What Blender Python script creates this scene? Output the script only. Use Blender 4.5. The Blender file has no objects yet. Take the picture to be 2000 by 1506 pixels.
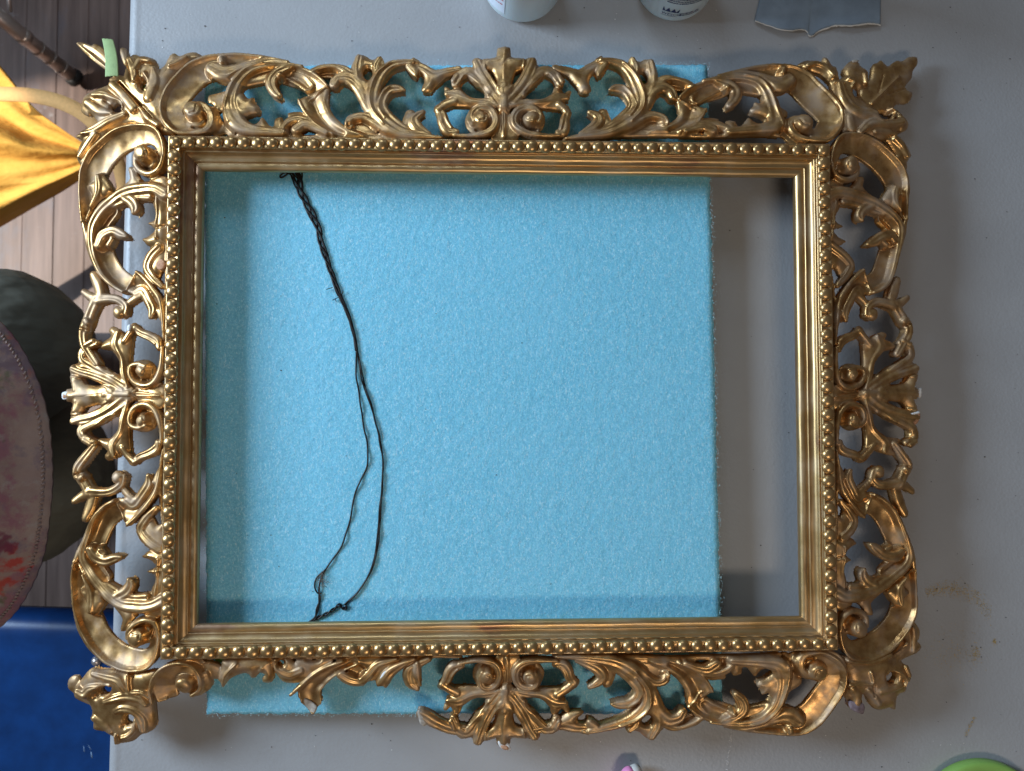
import bpy, bmesh, math, random
import numpy as np
from mathutils import Vector, Matrix
random.seed(7); rng = np.random.default_rng(7)
S = 1 / 2290.0                       # metres per photo pixel on the plane of the frame
ZF = 0.058                           # height of the frame's beaded face above the table top

# ------------------------------------------------------------------ camera
AX, AY, AZ, TX, TY, TD, FL = -0.0352434, -0.0379025, 0.0000465, -13.705, 16.936, 1445.0, 1445.0
def _rot():
    ca, sa, cb, sb, cc, sc_ = math.cos(AX), math.sin(AX), math.cos(AY), math.sin(AY), math.cos(AZ), math.sin(AZ)
    Rx = np.array([[1, 0, 0], [0, ca, -sa], [0, sa, ca]]); Ry = np.array([[cb, 0, sb], [0, 1, 0], [-sb, 0, cb]])
    Rz = np.array([[cc, -sc_, 0], [sc_, cc, 0], [0, 0, 1]])
    return Rz @ Ry @ Rx
RM = _rot(); TV = np.array([TX, TY, TD])
CP = -RM.T @ TV
CAMPOS = np.array([CP[0] * S, -CP[1] * S, ZF - CP[2] * S])
scene = bpy.context.scene
col = scene.collection
cam_d = bpy.data.cameras.new("camera"); cam = bpy.data.objects.new("camera", cam_d); col.objects.link(cam)
cam_d.sensor_width = 36; cam_d.lens = 36 * FL / 2000; cam_d.clip_start = 0.02; cam_d.clip_end = 50
Rw = np.diag([1, -1, -1]) @ RM.T @ np.diag([1, -1, -1])      # camera axes in the world
mw = np.eye(4); mw[:3, :3] = Rw; mw[:3, 3] = CAMPOS
cam.matrix_world = Matrix(mw.tolist()); scene.camera = cam
cam_d.dof.use_dof = True; cam_d.dof.focus_distance = TD * S; cam_d.dof.aperture_fstop = 7.0

def P(px, py, z=ZF):
    """where the line of sight through a photo pixel meets the level z"""
    d = Rw @ np.array([(px - 1000) / FL, -(py - 753) / FL, -1.0])
    k = (z - CAMPOS[2]) / d[2]
    return CAMPOS + k * d
def PA(a, z=ZF):
    a = np.asarray(a, float)
    d = np.stack([(a[:, 0] - 1000) / FL, -(a[:, 1] - 753) / FL, -np.ones(len(a))], 1) @ Rw.T
    return CAMPOS + d * ((z - CAMPOS[2]) / d[:, 2])[:, None]

# ------------------------------------------------------------------ light
world = bpy.data.worlds.new("World"); scene.world = world; world.use_nodes = True
bg = world.node_tree.nodes["Background"]; bg.inputs[0].default_value = (0.60, 0.59, 0.60, 1); bg.inputs[1].default_value = 0.11
def area(name, loc, target, sx, sy, power, color, spread=180):
    l = bpy.data.lights.new(name, 'AREA'); l.shape = 'RECTANGLE'; l.size = sx; l.size_y = sy; l.energy = power; l.color = color
    l.spread = math.radians(spread)
    o = bpy.data.objects.new(name, l); col.objects.link(o); o.location = loc
    o.rotation_euler = (Vector(target) - Vector(loc)).to_track_quat('-Z', 'Y').to_euler()
    return o
# cool daylight from the window up and to the left, warmer lamp from below the picture
area("window_light", (-1.70, 0.52, 0.82), (0, 0, 0.05), 0.70, 0.60, 19.5, (0.60, 0.79, 1.0), 110)
area("second_window_light", (-0.35, 1.55, 1.00), (0, 0, 0.05), 0.55, 0.45, 2.2, (0.62, 0.81, 1.0), 110)
area("room_lamp", (0.25, -1.25, 1.75), (0, 0, 0.05), 0.60, 0.30, 9.2, (1.0, 0.86, 0.70))
sl = bpy.data.lights.new("sunbeam", 'SPOT'); sl.energy = 620; sl.color = (1.0, 0.92, 0.80); sl.spot_size = math.radians(13); sl.spot_blend = 0.12; sl.shadow_soft_size = 0.02
so = bpy.data.objects.new("sunbeam", sl); col.objects.link(so)
so.location = (-2.6, 0.35, 1.6)
so.rotation_euler = (Vector(P(105, 470, -0.7)) - so.location).to_track_quat('-Z', 'Y').to_euler()
scene.view_settings.view_transform = 'Standard'; scene.view_settings.look = 'None'; scene.view_settings.exposure = 0.10; scene.view_settings.gamma = 1
scene.cycles.max_bounces = 6

# ------------------------------------------------------------------ helpers
def tag(o, label=None, cat=None, group=None, kind=None):
    if label: o['label'] = label
    if cat: o['category'] = cat
    if group: o['group'] = group
    if kind: o['kind'] = kind
    return o
def empty(name, loc, label, cat, group=None):
    o = bpy.data.objects.new(name, None); col.objects.link(o); o.location = loc; o.empty_display_size = 0.02
    return tag(o, label, cat, group)
def link(name, me, mat=None, parent=None, loc=None):
    o = bpy.data.objects.new(name, me); col.objects.link(o)
    if mat is not None and not me.materials: me.materials.append(mat)
    if parent is not None:
        o.parent = parent; o.matrix_parent_inverse = Matrix.Translation(-Vector(parent.location))
    if loc is not None: o.location = loc
    return o
def np_mesh(name, verts, tris=None, quads=None, smooth=True):
    verts = np.asarray(verts, np.float32)
    nt = 0 if tris is None else len(tris); nq = 0 if quads is None else len(quads)
    parts = []; tot = []
    if nq: parts.append(np.asarray(quads, np.int32).ravel()); tot.append(np.full(nq, 4, np.int32))
    if nt: parts.append(np.asarray(tris, np.int32).ravel()); tot.append(np.full(nt, 3, np.int32))
    loops = np.concatenate(parts); tot = np.concatenate(tot); start = np.concatenate([[0], np.cumsum(tot)[:-1]]).astype(np.int32)
    me = bpy.data.meshes.new(name)
    me.vertices.add(len(verts)); me.vertices.foreach_set("co", verts.ravel())
    me.loops.add(len(loops)); me.loops.foreach_set("vertex_index", loops)
    me.polygons.add(len(tot)); me.polygons.foreach_set("loop_start", start); me.polygons.foreach_set("loop_total", tot)
    me.polygons.foreach_set("use_smooth", np.full(len(tot), smooth))
    me.update(calc_edges=True); me.validate()
    return me
def bm_mesh(name, bm, smooth=False):
    bmesh.ops.recalc_face_normals(bm, faces=bm.faces[:])
    me = bpy.data.meshes.new(name); bm.to_mesh(me); bm.free()
    if smooth: me.polygons.foreach_set("use_smooth", [True] * len(me.polygons))
    return me
def spline(pts, n=6):
    """Catmull-Rom through rows of any width"""
    p = np.asarray(pts, float)
    if len(p) < 3: 
        t = np.linspace(0, 1, n + 1)[:, None]; return p[0] * (1 - t) + p[-1] * t
    q = np.vstack([2 * p[0] - p[1], p, 2 * p[-1] - p[-2]]); out = []
    for i in range(1, len(q) - 2):
        a, b, c, d = q[i - 1], q[i], q[i + 1], q[i + 2]
        for t in np.arange(n) / n:
            out.append(0.5 * (2 * b + (c - a) * t + (2 * a - 5 * b + 4 * c - d) * t * t + (3 * b - a - 3 * c + d) * t ** 3))
    out.append(p[-1]); return np.array(out)
def closed_spline(pts, n=4):
    p = np.asarray(pts, float); m = len(p); out = []
    for i in range(m):
        a, b, c, d = p[i - 1], p[i], p[(i + 1) % m], p[(i + 2) % m]
        for t in np.arange(n) / n:
            out.append(0.5 * (2 * b + (c - a) * t + (2 * a - 5 * b + 4 * c - d) * t * t * 1 + (3 * b - a - 3 * c + d) * t ** 3))
    return np.array(out)
def tube(pts, r, seg=8, cap=True):
    """swept round bar; r a number or one per point; returns verts, quads"""
    p = np.asarray(pts, float); n = len(p); r = np.broadcast_to(np.asarray(r, float), (n,))
    t = np.gradient(p, axis=0); t /= np.linalg.norm(t, axis=1)[:, None] + 1e-12
    up = np.array([0, 0, 1.0]) if abs(t[0][2]) < 0.9 else np.array([1.0, 0, 0])
    V = []
    for i in range(n):
        a = np.cross(t[i], up); a /= np.linalg.norm(a) + 1e-12; b = np.cross(a, t[i]); up = b
        for k in range(seg):
            w = 2 * math.pi * k / seg; V.append(p[i] + r[i] * (a * math.cos(w) + b * math.sin(w)))
    Q = [(i * seg + k, i * seg + (k + 1) % seg, (i + 1) * seg + (k + 1) % seg, (i + 1) * seg + k) for i in range(n - 1) for k in range(seg)]
    T = []
    if cap:
        V.append(p[0]); V.append(p[-1]); a, b = len(V) - 2, len(V) - 1
        for k in range(seg):
            T.append((a, (k + 1) % seg, k)); T.append((b, (n - 1) * seg + k, (n - 1) * seg + (k + 1) % seg))
    return V, Q, T
def tubes_mesh(name, items, seg=8):
    V = []; Q = []; T = []
    for pts, r in items:
        v, q, t = tube(pts, r, seg); o = len(V); V += list(v); Q += [tuple(i + o for i in f) for f in q]; T += [tuple(i + o for i in f) for f in t]
    return np_mesh(name, V, T, Q)
def grid_mesh(name, F, nu, nv, thick=0.0):
    """sheet through F(u,v)->xyz with optional thickness downwards"""
    V = [F(i / (nu - 1), j / (nv - 1)) for j in range(nv) for i in range(nu)]
    Q = [(j * nu + i, j * nu + i + 1, (j + 1) * nu + i + 1, (j + 1) * nu + i) for j in range(nv - 1) for i in range(nu - 1)]
    if thick:
        o = len(V); V = V + [(v[0], v[1], v[2] - thick) for v in V]
        Q2 = [tuple(reversed([a + o for a in q])) for q in Q]
        rim = [j for j in range(nu)] + [j * nu + nu - 1 for j in range(1, nv)] + [(nv - 1) * nu + i for i in range(nu - 2, -1, -1)] + [j * nu for j in range(nv - 2, 0, -1)]
        Q = Q + Q2 + [(rim[(k + 1) % len(rim)], rim[k], rim[k] + o, rim[(k + 1) % len(rim)] + o) for k in range(len(rim))]
    return np_mesh(name, V, None, Q)
def box(bm, x0, x1, y0, y1, z0, z1):
    v = [bm.verts.new((x, y, z)) for z in (z0, z1) for y in (y0, y1) for x in (x0, x1)]
    for f in ((0, 2, 3, 1), (4, 5, 7, 6), (0, 1, 5, 4), (2, 6, 7, 3), (0, 4, 6, 2), (1, 3, 7, 5)): bm.faces.new([v[i] for i in f])
    return v

# ------------------------------------------------------------------ materials
class NT:
    def __init__(s, name):
        s.m = bpy.data.materials.new(name); s.m.use_nodes = True; s.t = s.m.node_tree; s.b = s.t.nodes["Principled BSDF"]
        s.co = s.n('ShaderNodeTexCoord').outputs['Object']
    def n(s, typ, **kw):
        n = s.t.nodes.new(typ)
        for k, v in kw.items(): setattr(n, k, v)
        return n
    def l(s, a, b): s.t.links.new(a, b)
    def noise(s, scale, detail=4, rough=0.5, stretch=None, vec=None):
        n = s.n('ShaderNodeTexNoise'); n.inputs['Scale'].default_value = scale; n.inputs['Detail'].default_value = detail; n.inputs['Roughness'].default_value = rough
        v = vec or s.co
        if stretch:
            mp = s.n('ShaderNodeMapping'); mp.inputs['Scale'].default_value = stretch; s.l(v, mp.inputs[0]); v = mp.outputs[0]
        s.l(v, n.inputs['Vector']); return n.outputs['Fac']
    def ramp(s, fac, stops):
        r = s.n('ShaderNodeValToRGB'); e = r.color_ramp.elements
        while len(e) < len(stops): e.new(0.5)
        for k, (p, c) in enumerate(stops):
            e[k].position = p; e[k].color = c if len(c) == 4 else (*c, 1)
        s.l(fac, r.inputs[0]); return r.outputs[0]
    def mix(s, fac, a, b):
        m = s.n('ShaderNodeMix', data_type='RGBA')
        if isinstance(fac, float): m.inputs[0].default_value = fac
        else: s.l(fac, m.inputs[0])
        for i, v in ((6, a), (7, b)):
            if isinstance(v, tuple): m.inputs[i].default_value = (*v, 1) if len(v) == 3 else v
            else: s.l(v, m.inputs[i])
        return m.outputs[2]
    def bump(s, h, strength, dist):
        b = s.n('ShaderNodeBump'); b.inputs['Strength'].default_value = strength; b.inputs['Distance'].default_value = dist
        s.l(h, b.inputs['Height']); s.l(b.outputs[0], s.b.inputs['Normal']); return b
    def set(s, **kw):
        for k, v in kw.items():
            i = s.b.inputs[k.replace('_', ' ')]
            if hasattr(v, 'is_output'): s.l(v, i)
            elif isinstance(v, tuple): i.default_value = (*v, 1) if len(v) == 3 and i.type == 'RGBA' else v
            else: i.default_value = v
        return s.m
def grey(x): return (x, x, x, 1)
# ------------------------------------------------------------------ carving: strokes and leaf outlines joined into one relief
ZO = ZF - 12 * S
GS = 1.3                              # grid step in pixels on the frame plane
def plane(a):
    a = np.asarray(a)[:, :2]; z = np.full(len(a), ZO)
    for _ in range(3):
        k_ = CAMPOS[2] - z; d = np.stack([(a[:, 0] - 1000) / FL, -(a[:, 1] - 753) / FL, -np.ones(len(a))], 1) @ Rw.T
        q = CAMPOS + d * (-k_ / d[:, 2])[:, None]; z = ZO - fall(q[:, 0] / S, q[:, 1] / S) * S
    return np.stack([q[:, 0] / S, q[:, 1] / S], 1)
def rail_rect():
    o = [P(326.5, 263), P(1621, 281), P(1639.6, 1272), P(313, 1288.6)]
    return (o[0][0] + o[3][0]) / 2 / S, (o[1][0] + o[2][0]) / 2 / S, (o[2][1] + o[3][1]) / 2 / S, (o[0][1] + o[1][1]) / 2 / S
RX0, RX1, RY0, RY1 = rail_rect()
def fall(x, y):
    """the openwork leans back as it leaves the rail"""
    dx = np.maximum(np.maximum(RX0 - x, x - RX1), 0); dy = np.maximum(np.maximum(RY0 - y, y - RY1), 0)
    return .23 * np.hypot(dx, dy) * np.clip(np.hypot(dx, dy) / 60, 0, 1)
def orn_z(px, py):
    q = plane([(px, py)])[0]; return ZO - float(fall(q[0], q[1])) * S
def tps(src, dst, lam=4.0):
    src = np.asarray(src, float); dst = np.asarray(dst, float); n = len(src)
    def U(d2): return np.where(d2 > 1e-9, d2 * np.log(np.maximum(d2, 1e-9)), 0)
    K = U(((src[:, None] - src[None]) ** 2).sum(2)) + lam * n * np.eye(n) * 20
    Pm = np.hstack([np.ones((n, 1)), src]); A = np.zeros((n + 3, n + 3)); A[:n, :n] = K; A[:n, n:] = Pm; A[n:, :n] = Pm.T
    w = np.linalg.solve(A, np.vstack([dst, np.zeros((3, 2))]))
    def f(p):
        p = np.asarray(p, float)
        return U(((p[:, None] - src[None]) ** 2).sum(2)) @ w[:n] + np.hstack([np.ones((len(p), 1)), p]) @ w[n:]
    flip = np.linalg.det(w[n + 1:]) < 0
    return f, flip
class Carve:
    def __init__(s): s.a = []
    def _p(s, tile, pts):
        ox, oy, k = tile; out = []
        for p in pts: out.append([p[0] / k + ox, p[1] / k + oy] + [v / k for v in p[2:3]] + list(p[3:]))
        return np.array(out, float)
    def R(s, tile, pts, h, drop=None, n=6):           # rounded strand
        s.a.append(('R', s._p(tile, pts), h, drop, n)); return s
    def V(s, tile, pts, h, drop=None, n=6):           # strand with a vein down its middle
        s.a.append(('V', s._p(tile, pts), h, drop, n)); return s
    def C(s, tile, pts, h, depth, side=0, n=6):       # hollow band; side = which edge stands up (+1, -1), 0 both
        s.a.append(('C', s._p(tile, pts), h, depth, n, side)); return s
    def L(s, tile, pts, h, drop=8, w=12):             # leaf outline, pillowed
        s.a.append(('L', s._p(tile, pts), h, drop, w)); return s
    def G(s, tile, pts, depth):                       # cut groove
        s.a.append(('G', s._p(tile, pts), depth)); return s
    def B(s, tile, pts, hgt):                         # soft raised ridge added on top
        s.a.append(('G', s._p(tile, pts), -hgt)); return s
    def O(s, tile, c, rx, ry, rot=0):                 # pierced hole
        t = np.linspace(0, 2 * np.pi, 15)[:-1]; x = rx * np.cos(t); y = ry * np.sin(t); cr, sr = math.cos(rot), math.sin(rot)
        s.a.append(('O', s._p(tile, np.stack([c[0] + x * cr - y * sr, c[1] + x * sr + y * cr], 1)))); return s
    def X(s, tile, pts):                              # piece broken away, straight edges
        s.a.append(('X', s._p(tile, pts))); return s
    def build(s, name, mat, parent, warp=None, zb=-22, rough=0.55, seed=0, ws=1.15):
        items = []
        flip = False
        for it in s.a:
            p = it[1].copy()
            if warp is not None: p[:, :2] = warp[0](p[:, :2]); flip = warp[1]
            q = plane(p); p[:, :2] = q
            if it[0] in 'RV': p[:, 2] = np.where(p[:, 2] > 6, p[:, 2] * ws, p[:, 2])
            elif it[0] == 'C': p[:, 2] *= 1.03
            if it[0] in 'RVC': p = spline(p, it[4])
            elif it[0] == 'L': p = closed_spline(p, 3)
            elif it[0] == 'O': p = closed_spline(p, 2)
            elif it[0] == 'G' and len(p) > 2: p = spline(p, 5)
            items.append((it[0], p) + it[2:])
        solid = [i for i in items if i[0] in 'RVCL']
        lo = np.min([ (i[1][:, :2] - (i[1][:, 2:3] if i[0] != 'L' else 0)).min(0) for i in solid], axis=0) - 4
        hi = np.max([ (i[1][:, :2] + (i[1][:, 2:3] if i[0] != 'L' else 0)).max(0) for i in solid], axis=0) + 4
        lo = np.floor(lo / GS) * GS; nx, ny = (np.ceil((hi - lo) / GS).astype(int) + 1)
        xs = lo[0] + np.arange(nx) * GS; ys = lo[1] + np.arange(ny) * GS
        H = np.full((ny, nx), -60.0); F = np.full((ny, nx), -6.0)
        def win(p, m):
            a = np.clip(((p.min(0) - m - lo) / GS).astype(int), 0, None); b = np.clip(((p.max(0) + m - lo) / GS).astype(int) + 2, 0, [nx, ny])
            return slice(a[1], b[1]), slice(a[0], b[0])
        def segs(p, m, sl):
            """per cell of the window: best signed clearance, relative offset, side, height of the nearest bit of a stroke"""
            X, Y = np.meshgrid(xs[sl[1]], ys[sl[0]]); best = np.full(X.shape, -1e9); T = np.ones(X.shape); SG = np.ones(X.shape); HH = np.zeros(X.shape)
            hasz = p.shape[1] > 3
            for i in range(len(p) - 1):
                a, b = p[i], p[i + 1]; r_ = max(a[2], b[2]) + m
                i0 = max(int((min(a[0], b[0]) - r_ - X[0, 0]) / GS), 0); i1 = max(int((max(a[0], b[0]) + r_ - X[0, 0]) / GS) + 2, 0)
                j0 = max(int((min(a[1], b[1]) - r_ - Y[0, 0]) / GS), 0); j1 = max(int((max(a[1], b[1]) + r_ - Y[0, 0]) / GS) + 2, 0)
                x = X[j0:j1, i0:i1]; y = Y[j0:j1, i0:i1]
                if x.size == 0: continue
                dx, dy = b[0] - a[0], b[1] - a[1]; l2 = dx * dx + dy * dy + 1e-9
                t = np.clip(((x - a[0]) * dx + (y - a[1]) * dy) / l2, 0, 1)
                ex = x - a[0] - t * dx; ey = y - a[1] - t * dy; d = np.hypot(ex, ey); r = np.maximum(a[2] + t * (b[2] - a[2]), .6)
                c = r - d; bb = best[j0:j1, i0:i1]; k = c > bb
                bb[k] = c[k]; T[j0:j1, i0:i1][k] = (d / r)[k]; SG[j0:j1, i0:i1][k] = np.sign(dx * ey - dy * ex)[k]
                if hasz: HH[j0:j1, i0:i1][k] = (a[3] + t * (b[3] - a[3]))[k]
            return best, T, SG, HH
        def polyd(p, sl):
            X, Y = np.meshgrid(xs[sl[1]], ys[sl[0]]); d = np.full(X.shape, 1e9); ins = np.zeros(X.shape, bool)
            for i in range(len(p)):
                a, b = p[i - 1], p[i]; dx, dy = b[0] - a[0], b[1] - a[1]; l2 = dx * dx + dy * dy + 1e-9
                t = np.clip(((X - a[0]) * dx + (Y - a[1]) * dy) / l2, 0, 1)
                d = np.minimum(d, np.hypot(X - a[0] - t * dx, Y - a[1] - t * dy))
                c = (a[1] > Y) != (b[1] > Y)
                with np.errstate(divide='ignore', invalid='ignore'): ins ^= c & (X < dx * (Y - a[1]) / (dy if dy else 1e-9) + a[0])
            return np.where(ins, d, -d)
        for it in items:
            k, p = it[0], it[1]
            if k in 'RVC':
                sl = win(p[:, :2], p[:, 2].max() + 3); c, T, SG, HH = segs(p, 3, sl); Tc = np.clip(T, 0, 1); rr = np.maximum(c / np.maximum(1 - T, 1e-3), 0)
                h0 = it[2] + HH
                if k == 'C':
                    side = it[5] * (-1 if flip else 1)
                    if side: u = np.clip((SG * side * Tc + 1) / 2, 0, 1); h = h0 - it[3] * (1 - u ** 2.2) - 5 * np.clip((u - .93) / .07, 0, 1) ** 2 - 4 * np.clip((.06 - u) / .06, 0, 1) ** 2
                    else: h = h0 - it[3] * (1 - Tc ** 2) - 4 * np.clip((Tc - .86) / .14, 0, 1) ** 2
                else:
                    drop = it[3] if it[3] is not None else np.clip(0.95 * np.median(p[:, 2]), 4, 16)
                    h = h0 - drop * (1 - np.clip(1 - Tc ** 2.5, 0, 1) ** .42)
                    if k == 'R' and p[:, 2].max() > 7 and len(p) > 14: h -= .20 * drop * np.exp(-((SG * (-1 if flip else 1) * Tc - .22) / .30) ** 2) * np.clip(rr / 8, 0, 1)
                    if k == 'V': h -= 0.45 * drop * np.exp(-(Tc / .28) ** 2)
                m = c > -3
            elif k == 'L':
                sl = win(p[:, :2], 4); c = polyd(p[:, :2], sl); u = 1 - np.clip(c / it[4], 0, 1)
                h = it[2] - it[3] * (1 - np.sqrt(np.clip(1 - u ** 2, 0, 1))); m = c > -3
            elif k == 'G':
                sl = win(p[:, :2], p[:, 2].max() * 2.5); c, T, _, _ = segs(p, p[:, 2].max() * 1.6, sl); H[sl] -= np.where(c > -1e8, it[2] * np.exp(-T ** 2 * 1.4), 0); continue
            elif k in 'OX':
                sl = win(p[:, :2], 8); c = polyd(p[:, :2], sl)
                if k == 'O': H[sl] -= 7 * np.exp(-(np.maximum(-c, 0) / 4.0) ** 2)
                F[sl] = np.minimum(F[sl], -c); continue
            Hs = H[sl]; Fs = F[sl]
            hm = np.where(m, h, -60); kk = 1.2                       # soft join
            mx = np.maximum(Hs, hm); H[sl] = mx + np.log(np.exp((Hs - mx) / kk) + np.exp((hm - mx) / kk)) * kk * (np.minimum(Hs, hm) > -55)
            F[sl] = np.maximum(Fs, c)
        # hand-made unevenness
        X, Y = np.meshgrid(xs, ys); rg = np.random.default_rng(seed + 11)
        for sc_, am in ((26, .45), (48, .9), (90, 1.2)):
            for _ in range(4):
                th, ph = rg.uniform(0, 6.28, 2); H += rough * am * .5 * np.sin((X * np.cos(th) + Y * np.sin(th)) * 6.28 / (sc_ * rg.uniform(.8, 1.3)) + ph)
        def blur(a):
            for ax in (0, 1): a = (np.roll(a, 1, ax) + 2 * a + np.roll(a, -1, ax)) / 4
            return a
        wt = (F > -1.5).astype(float); Hc = np.maximum(H, zb + 6)
        for _ in range(1): H = blur(np.where(wt > 0, Hc, 0)) / np.maximum(blur(wt), 1e-3); Hc = H
        F = blur(F)
        gy, gx = np.gradient(F, GS); g2 = np.hypot(gx, gy) + 1e-6
        ins = F > 0
        edge = ins & ~(np.roll(ins, 1, 0) & np.roll(ins, -1, 0) & np.roll(ins, 1, 1) & np.roll(ins, -1, 1) & np.roll(np.roll(ins, 1, 0), 1, 1) & np.roll(np.roll(ins, -1, 0), -1, 1) & np.roll(np.roll(ins, 1, 0), -1, 1) & np.roll(np.roll(ins, -1, 0), 1, 1))
        mv = np.where(edge, np.minimum(F, 1.4 * GS) / g2, 0); mv = np.minimum(mv, 1.2 * GS)
        PX = X - mv * gx / g2; PY = Y - mv * gy / g2
        # silhouette points sink a little so that the rim rounds over
        H = np.maximum(H, zb + 6)
        idx = -np.ones(ins.shape, int); idx[ins] = np.arange(ins.sum())
        a, b, c, d = ins[:-1, :-1], ins[:-1, 1:], ins[1:, 1:], ins[1:, :-1]; n4 = a.astype(int) + b + c + d
        ia, ib, ic, id_ = idx[:-1, :-1], idx[:-1, 1:], idx[1:, 1:], idx[1:, :-1]
        q = n4 == 4; Q = np.stack([ia[q], ib[q], ic[q], id_[q]], 1); T3 = []
        for miss, tri in ((a, (ib, ic, id_)), (b, (ia, ic, id_)), (c, (ia, ib, id_)), (d, (ia, ib, ic))):
            q = (n4 == 3) & ~miss; T3.append(np.stack([t[q] for t in tri], 1))
        T3 = np.concatenate(T3)
        # boundary edges
        E = np.concatenate([Q[:, [0, 1]], Q[:, [1, 2]], Q[:, [2, 3]], Q[:, [3, 0]], T3[:, [0, 1]], T3[:, [1, 2]], T3[:, [2, 0]]])
        N = int(idx.max()) + 1; key = np.minimum(E[:, 0], E[:, 1]) * N + np.maximum(E[:, 0], E[:, 1]); _, inv, cnt = np.unique(key, return_inverse=True, return_counts=True)
        be = E[cnt[inv.ravel()] == 1]
        FA = fall(PX[ins], PY[ins]); v = np.stack([PX[ins] * S, PY[ins] * S, ZO + (H[ins] - FA) * S], 1); gxi = (gx / g2)[ins]; gyi = (gy / g2)[ins]
        bot = v.copy(); bot[:, 2] = ZO + (zb - FA) * S; bv = np.unique(be)
        bot[bv, 0] += gxi[bv] * 4.0 * S; bot[bv, 1] += gyi[bv] * 4.0 * S
        W = np.stack([be[:, 1], be[:, 0], be[:, 0] + N, be[:, 1] + N], 1)
        Qa = np.concatenate([Q, Q[:, ::-1] + N, W]); Ta = np.concatenate([T3, T3[:, ::-1] + N])
        me = np_mesh(name, np.concatenate([v, bot]), Ta, Qa)
        return link(name, me, mat, parent)

T1 = (100, 60, 4.0); T2 = (550, 60, 4.0); T3 = (950, 60, 4.0); T4 = (1350, 60, 4.0)
U1 = (100, 1200, 4.0); U2 = (550, 1200, 4.0); U3 = (950, 1200, 4.0); U4 = (1350, 1200, 4.0)
K = 1339 / 320.0
L1 = (100, 230, K); L2 = (100, 570, K); L3 = (100, 900, K); R1 = (1540, 230, K); R2 = (1540, 570, K); R3 = (1540, 900, K)

# ---- long half: scrolls between corner and palmette, drawn from the top left
A = Carve()
A.L(T1, [(1210,490),(1280,470),(1370,455),(1400,520),(1370,610),(1270,610),(1250,560),(1215,545)], -8, 6, 9)
A.L(T1, [(1240,690),(1330,690),(1400,720),(1430,800),(1380,812),(1340,785),(1290,800),(1230,790)], -12, 6, 9)
A.C(T1, [(1120,750,55),(1010,735,75),(945,690,88),(925,620,85),(945,540,92),(1000,450,100),(1075,370,100),(1160,310,97),(1280,280,97),(1450,255,82),(1650,265,76),(1830,325,84),(1980,375,82),(2060,440,80),(2085,478,72)], 2, 15, 1)
A.R(T1, [(1100,585,24),(1165,575,24),(1222,615,25),(1248,680,26),(1235,745,26),(1180,788,22),(1080,800,16),(985,795,14),(915,745,14),(866,670,13),(856,580,13),(888,480,13),(950,390,13),(1030,305,13),(1110,245,13),(1250,200,14),(1450,186,14),(1650,208,14),(1850,258,14),(2030,325,14),(2120,392,12),(2162,440,8)], 5, 6)
A.R(T1, [(1262,600,22),(1284,690,28),(1268,745,26)], -4, 9)
A.R(T1, [(1160,690,110),(1170,690,112)], -8, 8)
A.R(T1, [(1110,618,62),(1124,632,62)], 14, 16)
A.G(T1, [(1205,655,12),(1198,710,15),(1150,745,14),(1090,740,10)], 7)
A.G(T1, [(1150,600,7),(1140,650,8),(1100,660,7)], 3)
# ribbon turning over
A.L(T2, [(362,440),(130,543),(165,612),(215,692),(290,768),(400,815),(660,822),(520,760),(415,690),(368,610),(352,540)], 1, 5, 7)
A.G(T2, [(240,520,52),(262,590,52),(310,680,48),(390,755,36),(480,800,18)], 9)
A.R(T2, [(135,545,10),(180,630,13),(240,705,14),(310,760,15),(400,808,12)], 5, 6)
A.R(T2, [(362,440,10),(358,520,10),(365,600,10),(410,680,12),(500,760,12),(610,810,10)], -2, 5)
A.B(T2, [(350,440,9),(220,538,9)], 5)
# bud on the band
A.R(T1, [(1268,300,56),(1350,335,66),(1470,315,58),(1600,268,45),(1720,238,28),(1850,250,15)], 9, 13)
A.R(T1, [(1335,222,22),(1340,250,24)], 10, 8)
A.G(T1, [(1400,380,9),(1480,320,12),(1620,270,10)], 4)
# main stalk
A.R(T1, [(1960,285,16),(1800,268,24),(1660,276,30),(1550,316,36),(1468,392,42),(1418,480,50),(1400,580,56),(1428,680,66),(1490,748,56),(1600,785,40),(1720,795,34),(1810,800,28)], 10, 14)
A.B(T1, [(1660,265,8),(1540,300,10),(1440,400,10),(1385,520,10),(1365,620,10),(1390,720,12)], 3)
A.L(T1, [(1410,500),(1490,480),(1530,522),(1580,516),(1592,560),(1628,600),(1610,640),(1560,650),(1480,678),(1420,650)], 6, 12, 18)
A.L(T1, [(1480,745),(1600,722),(1640,672),(1666,690),(1700,735),(1735,738),(1742,690),(1790,668),(1812,700),(1820,800),(1480,812)], 3, 9, 14)
A.R(T1, [(1500,400,30),(1600,362,46),(1700,335,50)], -4, 10)
A.R(T1, [(1890,278,20),(1790,312,40),(1725,372,44),(1722,430,42),(1748,482,36),(1778,512,28)], 8, 14)
A.R(T1, [(1790,350,20),(1795,356,20)], 13, 9)
A.C(T1, [(1830,330,34),(1940,370,50),(2000,420,40)], -2, 8, 0)
# small leaf at the foot of the ribbon
A.R(T2, [(5,812,16),(10,760,22),(50,712,26),(120,686,28),(200,700,26)], 5, 8)
A.R(T2, [(120,770,38),(180,733,36),(260,755,30),(350,802,24)], 7, 10)
A.L(T2, [(45,640),(120,625),(165,640),(190,690),(120,700),(60,690)], 0, 7, 9)
A.L(T2, [(0,730),(90,700),(130,800),(0,820)], -12, 4, 8)
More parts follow.
